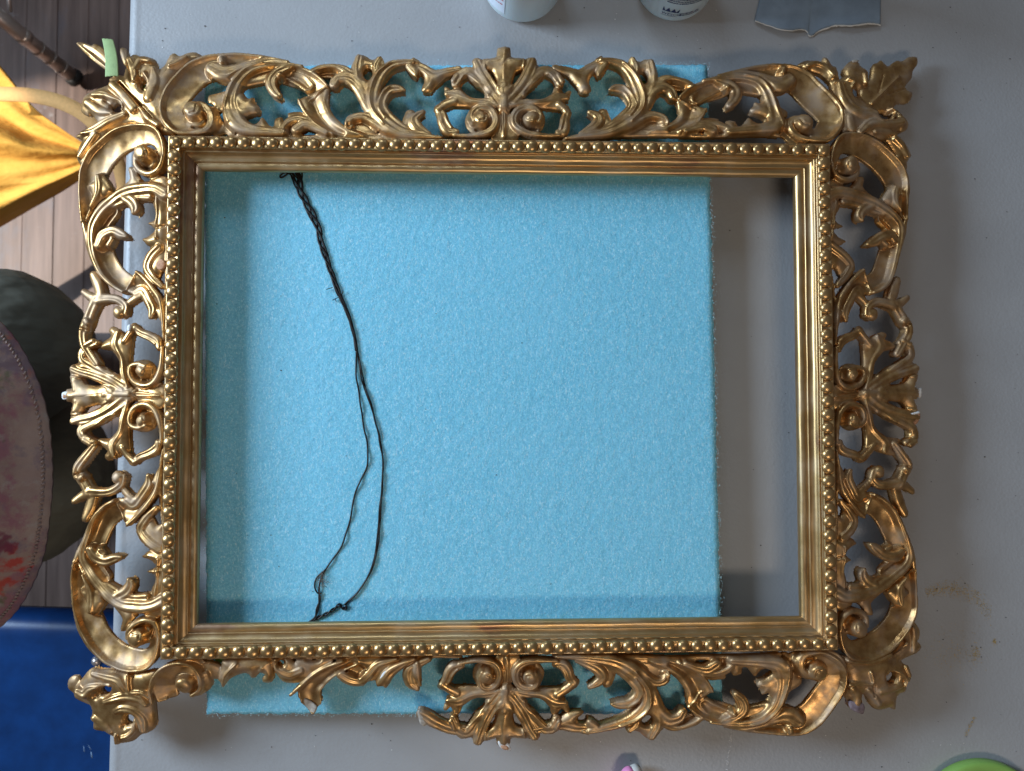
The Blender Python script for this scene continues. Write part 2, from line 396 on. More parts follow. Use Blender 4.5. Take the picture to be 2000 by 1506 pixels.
# hooked leaf and three-pronged crest
A.C(T2, [(265,330,30),(360,315,40),(470,335,40)], -4, 7, 0)
A.R(T2, [(240,318,22),(300,290,24),(400,280,22),(480,298,30),(570,360,40)], 6, 9)
A.R(T2, [(412,422,36),(440,380,42),(520,372,52),(600,425,58),(650,510,56),(690,610,45),(760,690,30)], 9, 14)
A.L(T2, [(540,300),(552,250),(580,205),(620,184),(660,194),(690,215),(735,213),(762,198),(792,220),(804,262),(770,300),(740,340),(712,420),(660,500),(600,420)], 3, 10, 14)
A.R(T2, [(610,215,32),(595,300,40),(615,390,46),(660,480,50)], 8, 13)
A.R(T2, [(765,222,24),(738,270,26),(735,320,26),(715,390,34),(690,470,40)], 7, 10)
A.O(T2, (673,335), 38, 47)
A.R(T2, [(1030,250,24),(940,256,30),(850,280,36),(780,345,42),(735,430,46),(713,520,46),(722,610,46),(778,692,50),(860,762,50),(960,812,44),(1100,832,28),(1250,842,14)], 12, 15)
A.B(T2, [(850,270,8),(760,345,10),(705,450,10),(692,540,10),(720,640,10),(800,740,10)], 4)
A.R(T2, [(962,472,12),(905,455,34),(840,468,38),(795,528,36),(786,600,38),(830,672,44),(900,742,46),(990,800,34)], 8, 13)
A.B(T2, [(850,440,8),(780,510,9),(762,600,9),(810,690,9)], 3)
A.R(T2, [(960,250,24),(1040,270,36),(1110,300,40),(1180,340,42),(1240,335,38),(1300,318,36),(1380,300,30)], 5, 12)
A.R(T2, [(1000,282,30),(1035,322,34),(1050,366,9)], 9, 11)
A.L(T2, [(1075,300),(1120,310),(1200,330),(1262,320),(1290,345),(1250,392),(1205,430),(1172,472),(1122,482),(1090,462),(1098,430),(1112,400),(1105,360)], 6, 13, 18)
A.R(T2, [(1030,225,12),(1060,250,20)], 6, 6)
A.R(T2, [(1106,640,22),(1062,662,30),(1032,700,40),(1062,762,42),(1150,814,24)], 9, 13)
A.R(T2, [(1005,645,36),(982,700,36),(975,765,42)], 3, 12)
# curled leaf and foot along the rail
A.R(T2, [(530,730,34),(555,690,36),(640,672,36),(730,712,40),(820,772,40),(910,815,24)], 9, 13)
A.G(T2, [(530,745,20),(590,720,26),(670,745,22)], 9)
A.L(T2, [(500,740),(600,690),(700,700),(740,800),(560,815)], -7, 5, 9)
A.R(T2, [(-350,815,14),(-200,815,18),(-50,818,16),(200,822,20),(400,822,26),(700,824,30),(1000,830,24),(1260,842,14)], -4, 8)
A_SRC = dict(a=(378.8,213.8), b=(312,210), c=(462.5,102.5), d=(640,168.8), e=(582.5,195.8), f=(416,135), g=(505,212.5), h=(545,191), i=(705,106), j=(741,110), k=(792.5,177.5), l=(830,180), m=(828.8,220), n=(672.5,245), o=(652.5,172.5), p=(450,255), q=(422.5,232.5), r=(350,260), s=(850,145), t=(862,270), v=(562.5,220), w=(402.5,182.5))
A_TR = dict(a=(1567.5,238.8), b=(1647.5,220), c=(1505,123.8), d=(1322.5,195), e=(1380,211), f=(1542.5,155), g=(1467.5,212.5), h=(1425,211), i=(1267.5,113.8), j=(1235,111), k=(1188.8,176), l=(1145,183.8), m=(1150,220), n=(1307.5,240), o=(1317.5,196), p=(1535,258), q=(1537.5,245), r=(1615,275), s=(1132.5,142.5), t=(1105,272), v=(1402,232), w=(1540,217.5))
A_BR = dict(a=(1602.5,1317.5), b=(1652.5,1310), c=(1512.5,1433.8), d=(1345,1372.5), e=(1390,1351), f=(1560,1412), g=(1481,1340), h=(1440,1355), i=(1267.5,1446), j=(1227.5,1427.5), k=(1193.8,1372.5), l=(1125,1393.8), m=(1152.5,1340), n=(1307.5,1315), o=(1335,1395), p=(1540,1285), q=(1552.5,1300), r=(1600,1274), s=(1095,1417), t=(1085,1280), v=(1417,1325), w=(1567,1335))

# ---- what is left of the scroll at the lower left
D = Carve()
D.C(U1, [(1140,400,60),(1000,430,70),(910,500,80),(880,580,85),(890,640,80)], 2, 14, -1)
D.X(U1, [(780,700),(880,680),(960,660),(1000,632),(1040,700),(900,800),(760,800)])
D.R(U1, [(790,690,13),(775,600,14),(800,500,14),(870,420,14),(960,385,14),(1050,385,14),(1130,430,15),(1170,510,20),(1160,590,22),(1100,630,18)], 6, 7)
D.R(U1, [(1060,520,110),(1070,520,112)], -8, 8)
D.R(U1, [(1195,480,30),(1205,560,34),(1150,610,28)], -2, 9)
D.R(U1, [(1040,545,62),(1050,552,62)], 14, 22)
D.G(U1, [(1100,500,14),(1130,560,18),(1080,620,12)], 4)
D.L(U1, [(1150,370),(1230,380),(1310,420),(1320,500),(1260,525),(1210,500)], -9, 6, 9)
D.L(U1, [(1360,350),(1690,345),(1725,420),(1735,500),(1710,540),(1650,540),(1640,510),(1660,480),(1625,462),(1590,500),(1560,505),(1520,470),(1450,480),(1380,520),(1345,570),(1325,575),(1315,540),(1295,510),(1320,430)], 4, 13, 24)
D.B(U1, [(1340,560,9),(1370,470,12),(1450,380,12)], 5)
D.B(U1, [(1600,480,10),(1650,420,14)], 3)
D.L(U2, [(0,345),(60,350),(100,380),(140,345),(400,340),(330,430),(250,470),(200,520),(90,545),(0,530),(-60,440),(-70,350)], 1, 9, 14)
D.R(U2, [(-40,360,20),(-20,430,26),(60,470,30),(150,440,26)], 6, 9)
D.O(U2, (-10,385), 24, 20); D.O(U2, (245,352), 46, 14)
D.C(U2, [(560,370,36),(450,410,48),(340,470,62),(250,540,78),(215,600,84),(225,680,80),(245,720,66)], 2, 12, 0)
D.R(U2, [(70,628,10),(150,560,14),(250,470,14),(350,410,14),(480,365,12)], 6, 6)
D.X(U2, [(90,640),(140,655),(150,690),(240,790),(268,740),(310,700),(330,720),(260,830),(60,760)])
D.R(U2, [(470,478,34),(540,515,40),(620,525,34),(680,470,32),(760,390,26),(900,345,16)], 7, 12)
D.L(U2, [(510,400),(620,385),(640,470),(540,490)], -10, 4, 8)
D.L(U2, [(560,345),(1100,335),(1000,390),(900,460),(850,520),(800,560),(640,570),(560,520),(660,440)], 0, 8, 14)
D.R(U2, [(1040,345,14),(920,400,30),(840,460,40),(790,530,44),(760,560,30)], 9, 13)
D.R(U2, [(1150,350,24),(1060,395,32),(1000,450,46),(1010,530,46),(1060,580,22)], 5, 12)
D.R(U2, [(1060,380,20),(1060,450,28),(1085,545,12)], 9, 9)
D.X(U2, [(640,560),(670,525),(730,515),(750,550),(800,552),(830,600),(640,620)])
D.R(U2, [(-200,352,14),(100,345,12),(400,345,14),(700,340,18),(1000,335,16),(1400,345,14)], -6, 8)

# ---- half a palmette, drawn from the top (left half)
H_ = Carve()
H_.L(T2, [(1690,172),(1710,126),(1768,124),(1792,180),(1780,600),(1735,640),(1680,600),(1660,450),(1672,405),(1660,355),(1638,312),(1572,296),(1562,256),(1582,216),(1668,205)], 7, 13, 19)
H_.R(T2, [(1712,470,40),(1720,482,40)], 10, 12)
H_.R(T2, [(1740,430,30),(1740,500,36),(1742,590,34)], 9, 12)
H_.B(T2, [(1738,160,20),(1736,260,24),(1736,380,24)], 1.2)
H_.B(T2, [(1690,235,14),(1610,245,16)], 2)
H_.L(T2, [(1390,300),(1430,278),(1490,280),(1500,240),(1525,212),(1560,215),(1585,240),(1575,300),(1620,360),(1680,440),(1740,560),(1690,600),(1620,500),(1560,400),(1480,350),(1400,380),(1360,350)], 3, 11, 16)
H_.R(T2, [(1528,246,36),(1556,305,38),(1598,378,40),(1652,458,42),(1715,545,36)], 7, 12)
H_.B(T2, [(1575,225,9),(1590,290,9),(1632,365,9),(1690,455,9)], 4)
H_.B(T2, [(1500,250,9),(1520,320,9),(1565,400,9),(1630,490,9)], 3)
H_.R(T2, [(1362,412,34),(1392,350,42),(1465,322,46),(1540,382,48),(1608,466,46),(1672,560,34)], 6, 13)
H_.B(T2, [(1395,400,9),(1440,350,10),(1530,410,9),(1610,510,9)], 3.5)
H_.R(T2, [(1345,395,24),(1370,355,22)], 8, 9)
H_.L(T2, [(1268,440),(1292,430),(1325,458),(1350,440),(1400,430),(1430,500),(1500,525),(1620,535),(1700,580),(1600,600),(1480,592),(1390,590),(1300,590),(1240,600),(1200,640),(1186,610),(1215,570),(1290,545),(1302,520),(1285,500)], 3, 11, 20)
H_.R(T2, [(1300,490,28),(1380,500,46),(1480,540,38),(1600,560,34),(1690,582,26)], 6, 11)
H_.R(T2, [(1345,548,34),(1275,578,34),(1222,620,28)], 6, 11)
H_.R(T2, [(1225,612,32),(1252,665,40),(1268,725,44),(1305,780,44),(1360,792,26)], 6, 13)
H_.B(T2, [(1270,640,10),(1290,700,10),(1330,760,10)], 3)
H_.O(T2, (1508,476), 84, 46, 0.25)
H_.R(T2, [(1560,690,116),(1570,692,116)], -9, 8)
H_.R(T2, [(1350,822,14),(1480,822,22),(1595,800,30),(1658,752,32),(1672,690,32),(1645,630,30),(1590,604,28),(1530,612,28),(1494,655,28),(1505,705,24)], 7, 12)
H_.R(T2, [(1552,680,52),(1562,690,54)], 11, 13)
H_.G(T2, [(1625,690,10),(1618,735,12),(1575,765,13),(1520,760,11)], 6)
H_.G(T2, [(1590,655,7),(1590,700,8),(1555,710,7)], 3)
H_.L(T2, [(1670,700),(1735,560),(1790,600),(1780,840),(1640,840)], -4, 6, 10)
H_.R(T2, [(1735,570,14),(1728,680,12),(1735,820,10)], 0, 4)
H_SRC = [(983.8,205),(985,91),(943.8,122.5),(925,120),(886,160),(868.8,171),(848.8,215),(892.5,260),(938.8,227.5),(911,230),(983.8,267.5),(927.5,178.8)]
H_DST = {
 'tr': [(982.5,205),(985,91),(1023.8,122.5),(1047.5,116),(1097.5,160),(1117.5,181),(1111,222.5),(1090,260),(1038.8,226),(1066,235),(983.8,267.5),(1055,180)],
 'bl': [(985,1350),(985,1458),(947.5,1438),(925,1455),(880,1410),(867.5,1380),(856,1340),(902.5,1300),(950,1327.5),(932.5,1312),(990,1282.5),(925,1380)],
 'br': [(987.5,1350),(985,1458),(1022.5,1437),(1057.5,1440),(1090,1412),(1112.5,1385),(1130,1330),(1082.5,1297.5),(1037.5,1327.5),(1055,1320),(991,1282.5),(1055,1377.5)],
 'lt': [(249.4,768.4),(127,772),(140.6,737),(143,711),(176.5,670),(226.7,634.5),(262.5,634),(312.7,682),(271,723),(281.6,705),(315,773),(216,702.6)],
 'lb': [(249.4,768.4),(127,772),(141.8,811),(143,828),(174,862),(214.7,904.6),(262.5,907),(310,861.6),(272,823),(281.6,842.5),(315,773),(212,842.5)],
 'rt': [(1690.6,768.4),(1795,768),(1791,735),(1788.6,711),(1771.8,665.6),(1716.9,648.9),(1678.6,639),(1638,684.7),(1670,730),(1659.5,713),(1631,775.5),(1726,703.8)],
 'rb': [(1690.6,768.4),(1795,768),(1788.6,799),(1793,823),(1783.8,868.8),(1738,890),(1678.6,902),(1640,861.6),(1671.5,821),(1664,837.7),(1631,775.5),(1724,835)]}

# ---- short half, drawn from the left side, upper half
Bq = Carve()
Bq.L(L1, [(850,610),(935,590),(945,1000),(930,1040),(790,1045),(750,1010),(728,985),(780,965),(820,930),(828,900),(800,870),(770,852),(828,830),(842,770),(820,690)], 1, 12, 20)
Bq.B(L1, [(860,640,14),(860,780,14),(850,880,14),(860,980,14)], 5)
Bq.G(L1, [(835,900,10),(935,880,10)], 4)
Bq.L(L1, [(800,1040),(930,1020),(930,1240),(885,1250),(860,1310),(780,1270),(740,1250),(752,1160),(785,1100)], -5, 9, 16)
Bq.R(L1, [(870,1060,40),(805,1130,42),(775,1220,42),(820,1300,36),(900,1380,22)], 2, 11)
Bq.C(L1, [(880,300,40),(880,230,50),(850,165,60),(780,128,72),(680,140,82),(560,180,96),(440,270,105),(362,370,112),(328,480,104),(300,600,76),(275,720,46),(255,830,15)], 2, 14, -1)
Bq.R(L1, [(905,380,12),(922,300,13),(910,190,13),(870,110,13),(800,68,13),(700,62,13),(600,78,13),(500,118,13),(400,196,13),(306,300,13),(250,420,13),(236,560,12),(244,720,11),(256,850,9)], 6, 6)
Bq.R(L1, [(790,350,112),(800,352,112)], -8, 8)
Bq.R(L1, [(690,320,26),(696,390,26),(738,440,26),(805,458,26),(868,430,24),(905,370,18),(915,320,14)], 7, 11)
Bq.R(L1, [(745,290,70),(756,302,70)], 16, 18)
Bq.G(L1, [(840,290,14),(850,360,18),(800,410,16),(745,395,10)], 8)
Bq.G(L1, [(790,300,8),(780,350,9),(735,350,7)], 3)
Bq.L(L1, [(620,402),(672,402),(705,470),(760,520),(800,545),(740,575),(640,580),(510,610),(590,540),(632,490)], 0, 9, 14)
Bq.R(L1, [(810,520,30),(900,510,46),(915,580,40)], -2, 10)
Bq.O(L1, (748,525), 15, 15)
Bq.R(L1, [(930,620,56),(850,580,50),(740,582,54),(620,605,50),(505,672,50),(405,770,46),(345,880,44),(332,980,38),(342,1080,32),(375,1190,28),(430,1290,24),(520,1378,20),(610,1432,16)], 11, 14)
Bq.R(L1, [(262,850,20),(292,990,26),(330,1120,26),(390,1250,22),(480,1350,18)], 4, 9)
Bq.L(L1, [(298,552),(352,512),(358,470),(402,455),(440,480),(472,530),(502,592),(470,640),(420,670),(372,730),(312,800),(272,848),(318,720),(332,640),(328,600)], 9, 12, 16)
Bq.R(L1, [(395,490,26),(400,560,34),(390,640,26),(340,740,12)], 13, 10)
Bq.C(L1, [(490,760,52),(422,850,58),(390,930,56)], 0, 9, 0)
Bq.R(L1, [(500,725,22),(580,690,30),(650,662,38),(720,645,34),(800,650,34)], 5, 11)
Bq.R(L1, [(600,650,44),(662,690,50),(690,742,44),(680,782,18)], 9, 13)
Bq.R(L1, [(395,1040,44),(430,965,52),(510,930,46),(582,960,40),(628,978,14)], 10, 14)
Bq.R(L1, [(470,1040,24),(500,990,22)], 6, 8)
Bq.C(L1, [(425,1070,62),(448,1180,78),(515,1285,80),(610,1355,78),(660,1365,56)], 1, 13, -1)
Bq.L(L1, [(702,1256),(600,1436),(690,1445),(760,1432),(805,1490),(850,1570),(890,1660),(935,1650),(918,1520),(850,1400),(775,1310)], 2, 5, 8)
Bq.G(L1, [(680,1370,46),(750,1375,44),(820,1440,34),(870,1540,24)], 8)
Bq.B(L1, [(700,1258,9),(600,1435,9)], 5)
Bq.R(L1, [(702,1262,14),(765,1320,18),(840,1410,22),(895,1500,20),(915,1650,14),(925,1800,10)], 6, 8)
Bq.R(L2, [(690,10,36),(740,-10,44),(790,70,42),(822,140,40),(812,205,22)], 4, 11)
Bq.R(L1, [(345,1288,38),(380,1360,50),(405,1440,46)], 6, 12)
Bq.R(L1, [(268,1424,28),(330,1468,40),(400,1485,50)], 6, 11)
Bq.R(L2, [(380,70,46),(470,56,40),(550,68,38),(606,116,34),(600,170,36)], 8, 12)
Bq.R(L2, [(555,165,52),(560,172,52)], 11, 16)
Bq.R(L2, [(600,110,26),(670,60,30),(740,20,30)], 3, 9)
Bq.R(L2, [(370,60,52),(325,160,46),(292,250,50),(262,330,44),(268,420,42),(310,500,40),(370,590,34)], 8, 13)
Bq.R(L2, [(300,240,30),(310,255,30)], 13, 10)
Bq.G(L2, [(250,300,10),(300,320,14),(350,330,10)], 5)
Bq.R(L1, [(935,620,10),(932,1000,10),(925,1400,10),(915,1800,10),(905,2100,10)], -4, 6)
def k1(t, *ps): return [(t[0] + x / t[2], t[1] + y / t[2]) for x, y in ps]
B_SRC = k1(L1, (750,290),(800,470),(700,55),(225,560),(400,460),(330,1150),(700,1255),(590,1440),(635,975),(680,800),(735,985),(640,405),(345,1260),(255,1420),(550,1613),(810,1638),(270,1843),(940,150),(920,1700))
B_RT = k1(R1, (510,390),(450,510),(560,125),(965,620),(870,555),(910,1050),(625,1235),(690,1440),(635,1060),(600,860),(455,985),(600,480),(880,1320),(985,1470),(680,1633),(470,1663),(980,1763),(345,200),(390,1750))
B_RB = k1(R3, (570,1370),(520,1220),(659,1632),(1045,1060),(910,1200),(1000,700),(620,470),(690,265),(645,665),(610,870),(575,690),(690,1260),(950,460),(1025,245),(750,60),(510,80),(960,10),(420,1560),(400,0))
B_LB = k1(L3, (700,1430),(760,1290),(649,1726),(165,1000),(340,1270),(270,650),(615,535),(510,310),(580,780),(640,945),(750,800),(570,1410),(290,490),(170,335),(560,100),(790,125),(225,50),(893,1620),(905,0))

# ---- the four corner leaves, each with its own damage
C1 = Carve()
C1.L(T1, [(178,78),(240,80),(300,102),(330,90),(392,122),(425,175),(445,235),(470,330),(400,285),(310,220),(235,150)], -4, 4, 5)
C1.G(T1, [(240,110,14),(330,170,18),(420,250,18)], 3)
C1.B(T1, [(190,85,5),(300,180,6),(430,285,6)], 3)
C1.L(T1, [(520,125),(575,128),(585,200),(578,260),(545,240)], -6, 5, 6)
C1.L(T1, [(425,350),(560,330),(640,440),(760,600),(830,700),(900,780),(800,790),(640,715),(500,745),(400,830),(330,960),(320,1010),(260,1060),(215,1050),(180,980),(188,900),(218,845),(165,812),(200,785),(262,750),(338,700),(290,640),(268,652),(212,618),(210,560),(245,480),(330,440),(440,395)], -3, 12, 22)
C1.L(T1, [(570,250),(622,168),(690,188),(790,208),(812,240),(822,285),(862,260),(912,178),(950,160),(990,182),(1050,155),(1112,150),(1172,195),(1085,265),(980,300),(915,400),(895,470),(880,560),(900,690),(960,800),(840,780),(740,640),(610,480),(545,380)], 0, 13, 24)
C1.R(T1, [(610,230,30),(640,300,34),(655,380,28)], 8, 12)
C1.R(T1, [(730,330,14),(756,400,15),(735,460,14)], 9, 8)
C1.R(T1, [(660,290,24),(700,230,28),(770,240,22)], 8, 10)
C1.R(T1, [(800,300,22),(800,400,44),(760,520,40)], 6, 12)
C1.R(T1, [(930,270,20),(990,240,26),(1060,210,18)], 7, 8)
C1.R(T1, [(330,500,22),(400,495,28),(470,520,20),(540,560,16),(545,610,12)], 6, 10)
C1.R(T1, [(280,560,30),(370,620,34),(470,640,24)], 5, 10)
C1.R(T1, [(480,420,36),(560,500,36),(640,600,40)], 6, 12)
C1.R(T1, [(240,800,20),(330,770,34),(450,700,34),(560,650,28)], 5, 11)
C1.R(T1, [(215,980,22),(280,880,30),(340,800,26)], 3, 10)
C1.R(T1, [(700,600,22),(760,680,28),(840,740,24)], 8, 10)
C1.G(T1, [(680,380,22),(700,400,24)], 7)
C1.G(T1, [(420,540,26),(460,570,22)], 6)
C1.G(T1, [(522,392,6),(600,480,6.5),(640,520,6),(680,565,6.5),(740,630,6),(795,690,5)], 16)
C1.O(T1, (716,418), 34, 44); C1.O(T1, (500,592), 48, 34)

C2 = Carve()
C2.L(T4, [(1330,520),(1345,430),(1400,385),(1422,345),(1440,248),(1480,228),(1512,208),(1560,256),(1600,230),(1642,208),(1682,214),(1722,184),(1792,184),(1795,240),(1762,290),(1750,350),(1702,408),(1712,442),(1756,470),(1722,545),(1650,548),(1612,575),(1600,640),(1480,640),(1400,590)], -7, 8, 14)
C2.R(T4, [(1420,560,10),(1520,460,9),(1640,345,6)], -2, 5)
C2.G(T4, [(1480,470,12),(1520,330,10)], 2.5); C2.G(T4, [(1560,480,12),(1690,440,8)], 2.5)
C2.L(T4, [(1200,300),(1252,228),(1312,220),(1342,262),(1392,292),(1402,350),(1392,412),(1330,440),(1250,420)], 0, 12, 20)
C2.L(T4, [(1100,395),(1172,368),(1230,330),(1300,345),(1340,440),(1350,520),(1440,585),(1490,640),(1510,700),(1580,690),(1622,660),(1600,590),(1640,620),(1712,700),(1702,758),(1662,782),(1622,772),(1562,832),(1500,850),(1400,810),(1310,790),(1200,800),(1180,700),(1150,560)], 2, 13, 26)
C2.L(T4, [(838,270),(880,230),(950,218),(1028,240),(1040,200),(1066,192),(1092,212),(1120,260),(1150,272),(1168,372),(1130,420),(1040,340),(960,310)], 0, 11, 18)
C2.L(T4, [(1540,830),(1620,800),(1690,862),(1730,930),(1736,970),(1708,1000),(1702,1080),(1662,1112),(1600,1000),(1612,960),(1570,890)], -2, 10, 18)
C2.R(T4, [(910,270,22),(980,255,24),(1060,290,24),(1110,350,20)], 6, 8)
C2.R(T4, [(1160,420,36),(1190,520,44),(1250,600,50),(1330,640,50),(1420,650,44),(1490,700,30)], 8, 14)
C2.R(T4, [(1320,790,26),(1400,720,36),(1500,720,34),(1580,720,30),(1650,710,26)], 8, 11)
C2.R(T4, [(1230,380,24),(1270,400,20),(1260,440,18)], 7, 9)
C2.R(T4, [(1360,340,24),(1370,400,20)], 5, 9)
C2.R(T4, [(1600,840,26),(1660,900,30),(1690,980,22)], 4, 10)
C2.R(T4, [(1440,790,24),(1540,790,26),(1600,810,20)], 4, 9)
C2.R(T4, [(1240,680,34),(1260,760,36)], 4, 10)
C2.R(T4, [(1570,610,14),(1596,640,14),(1570,690,12)], 6, 8)
C2.G(T4, [(1290,450,24),(1300,480,20)], 6)
C2.O(T4, (1300,465), 30, 42); C2.O(T4, (1510,655), 36, 30)

C3 = Carve()
C3.L(U4, [(1690,150),(1742,58),(1782,90),(1812,142),(1806,200),(1790,222),(1822,262),(1790,312),(1720,345),(1662,376),(1720,430),(1742,492),(1735,540),(1700,548),(1600,560),(1500,460),(1400,370),(1520,330),(1620,300)], -3, 10, 20)
C3.L(U4, [(1190,330),(1300,365),(1420,355),(1540,325),(1640,370),(1700,460),(1702,540),(1697,610),(1640,640),(1622,700),(1612,760),(1570,745),(1490,760),(1430,740),(1402,700),(1378,650),(1352,640),(1352,772),(1312,775),(1240,732),(1238,690),(1212,650),(1226,560),(1240,480)], 2, 13, 26)
C3.R(U4, [(1225,360,18),(1300,375,20),(1400,370,24),(1500,340,24),(1600,300,24),(1680,230,20)], 6, 9)
C3.R(U4, [(1235,548,12),(1320,535,12),(1410,535,14),(1400,450,14)], 7, 7)
C3.R(U4, [(1260,580,28),(1300,640,34),(1290,720,34)], 6, 12)
C3.R(U4, [(1380,590,20),(1430,640,24),(1470,700,24)], 5, 10)
C3.R(U4, [(1480,600,30),(1560,580,34),(1640,560,24)], 6, 12)
C3.R(U4, [(1530,470,12),(1560,445,13),(1640,460,14),(1680,510,14),(1670,560,12)], 6, 8)
C3.R(U4, [(1690,420,20),(1720,490,16)], 0, 8)
C3.R(U4, [(1740,110,20),(1750,190,26),(1740,290,20)], 3, 9)
C3.G(U4, [(1430,560,14),(1430,640,10)], 4)
C3.O(U4, (1570,500), 38, 46)
C3.O(U4, (1625,262), 72, 26, -0.9)

C4 = Carve()
C4.L(U1, [(100,540),(128,505),(166,494),(190,515),(210,535),(330,560),(380,680),(360,740),(300,740),(240,722),(155,680),(140,640),(98,600)], -9, 8, 14)
C4.L(U1, [(235,500),(302,428),(380,440),(470,440),(560,470),(680,465),(800,440),(830,520),(775,600),(790,700),(802,800),(800,900),(722,940),(682,958),(632,1000),(542,1020),(492,1015),(500,985),(430,950),(400,930),(320,912),(310,860),(300,770),(270,700),(200,650),(190,600),(205,545)], 1, 12, 24)
C4.R(U1, [(215,600,30),(260,620,34),(300,580,30),(370,560,22),(450,560,14)], 9, 12)
C4.R(U1, [(330,460,24),(420,490,30),(520,520,34),(580,600,28)], 6, 11)
C4.R(U1, [(600,470,14),(606,540,12),(620,605,14),(700,610,12),(770,650,12)], 7, 7)
C4.R(U1, [(420,680,24),(520,650,30),(600,640,34),(690,660,30),(740,700,22)], 8, 12)
C4.R(U1, [(500,760,24),(560,740,30),(640,760,34),(700,820,40),(720,900,30)], 7, 12)
C4.R(U1, [(560,960,18),(600,950,20),(650,900,18),(645,830,14)], 7, 9)
C4.R(U1, [(505,945,14),(508,1005,12)], 6, 8)
C4.R(U1, [(330,820,26),(400,860,30),(460,920,24)], 3, 9)
C4.G(U1, [(340,650,24),(400,610,22)], 7); C4.G(U1, [(560,880,24),(590,850,22)], 7)
C4.O(U1, (420,595), 44, 34, -0.5); C4.O(U1, (604,830), 36, 38)
D.R(U2, [(1420,910,46),(1310,895,44),(1210,855,44),(1140,810,46),(1095,785,40)], 4, 13)
# ------------------------------------------------------------------ materials used
def gold_mat(name, rub=0.5):
    k = NT(name)
    big = k.noise(38, 5, .6); fine = k.noise(420, 4, .6); mid = k.noise(120, 5, .65)
    c = k.ramp(mid, [(.30, (.35, .180, .066)), (.50, (.51, .292, .113)), (.70, (.64, .405, .175))])
    dust = k.ramp(big, [(.46, grey(0)), (.64, grey(.9))])
    c = k.mix(dust, c, (.36, .25, .165))
    spot = k.ramp(k.noise(95, 6, .7), [(rub, grey(0)), (rub + .05, grey(1))])
    c = k.mix(spot, c, (.28, .10, .06))
    k.bump(fine, .05, .0005)
    return k.set(Base_Color=c, Metallic=k.ramp(dust, [(0, grey(.86)), (1, grey(.58))]), Roughness=k.ramp(k.noise(38, 5, .6), [(.36, grey(.29)), (.62, grey(.56))]))
M_gold = gold_mat("old_gilding", .73)
def rail_mat(name, stretch):
    k = NT(name)
    st = k.noise(300, 5, .6, stretch); big = k.noise(26, 5, .65)
    c = k.ramp(st, [(.3, (.44, .265, .11)), (.55, (.52, .33, .142)), (.75, (.60, .405, .19))])
    bole = k.ramp(k.noise(34, 5, .7, tuple(.25 if v < 1 else 1 for v in stretch)), [(.57, grey(0)), (.66, grey(.8))])
    c = k.mix(bole, c, (.30, .14, .09)); c = k.mix(k.ramp(big, [(.45, grey(0)), (.7, grey(.6))]), c, (.55, .42, .28))
    k.bump(st, .03, .0005)
    return k.set(Base_Color=c, Metallic=.84, Roughness=k.ramp(big, [(.3, grey(.28)), (.7, grey(.48))]))
M_rail_h = rail_mat("rail_gilding_across", (.06, 1, 1)); M_rail_v = rail_mat("rail_gilding_upright", (1, .06, 1))
k = NT("bead_gilding"); bc = k.ramp(k.noise(150, 4), [(.35, (.46, .25, .10)), (.6, (.54, .35, .15)), (.78, (.36, .15, .08))]); k.bump(k.noise(400, 3), .06, .0005)
M_bead = k.set(Base_Color=bc, Metallic=.85, Roughness=.32)
k = NT("gesso"); M_gesso = k.set(Base_Color=k.ramp(k.noise(500, 4), [(.3, (.62, .60, .58)), (.7, (.85, .84, .83))]), Roughness=.9)
k = NT("terracotta_core"); M_terra = k.set(Base_Color=k.ramp(k.noise(600, 4), [(.3, (.38, .17, .09)), (.7, (.62, .36, .22))]), Roughness=.9)
k = NT("broken_composition"); M_break = k.set(Base_Color=k.ramp(k.noise(300, 5), [(.3, (.30, .25, .21)), (.7, (.52, .46, .38))]), Roughness=.8)
k = NT("grey_break"); M_greybreak = k.set(Base_Color=k.ramp(k.noise(300, 5), [(.3, (.15, .11, .13)), (.7, (.27, .21, .23))]), Roughness=.8)

k = NT("grey_table_plastic"); peb = k.noise(430, 3, .5); vor = k.n('ShaderNodeTexVoronoi'); vor.inputs['Scale'].default_value = 330; k.l(k.co, vor.inputs['Vector'])
mx = k.n('ShaderNodeMath', operation='ADD'); k.l(peb, mx.inputs[0]); k.l(vor.outputs[0], mx.inputs[1]); k.bump(mx.outputs[0], .16, .0008)
c = k.ramp(k.noise(9, 5, .6), [(.3, (.335, .33, .335)), (.7, (.375, .37, .375))])
c = k.mix(k.ramp(k.noise(60, 6, .75), [(.62, grey(0)), (.75, grey(.35))]), c, (.29, .27, .25))
M_table = k.set(Base_Color=c, Roughness=.42, Specular_IOR_Level=.35)

k = NT("blue_foam"); f1 = k.noise(620, 5, .7); f2 = k.noise(240, 4, .6); fl = k.noise(900, 3, .6, (1, .35, 1)); big = k.noise(12, 3)
c = k.ramp(f1, [(.30, (.125, .45, .63)), (.52, (.205, .585, .76)), (.72, (.40, .75, .88))])
fib = k.n('ShaderNodeTexVoronoi'); fib.distance = 'EUCLIDEAN'; fib.feature = 'F1'; fib.inputs['Scale'].default_value = 360
wob = k.n('ShaderNodeMapping'); wob.inputs['Scale'].default_value = (1.3, .55, 1); k.l(k.co, wob.inputs[0]); k.l(wob.outputs[0], fib.inputs['Vector'])
c = k.mix(k.ramp(fib.outputs[0], [(.05, grey(.55)), (.20, grey(0))]), c, (.70, .90, .95))
c = k.mix(k.ramp(fl, [(.57, grey(0)), (.68, grey(.5))]), c, (.72, .92, .96))
c = k.mix(k.ramp(big, [(.35, grey(.0)), (.7, grey(.25))]), c, (.26, .63, .80))
dn_ = k.n('ShaderNodeMath', operation='MULTIPLY_ADD'); k.l(k.noise(45, 3, .5), dn_.inputs[0]); dn_.inputs[1].default_value = .7; k.l(f2, dn_.inputs[2])
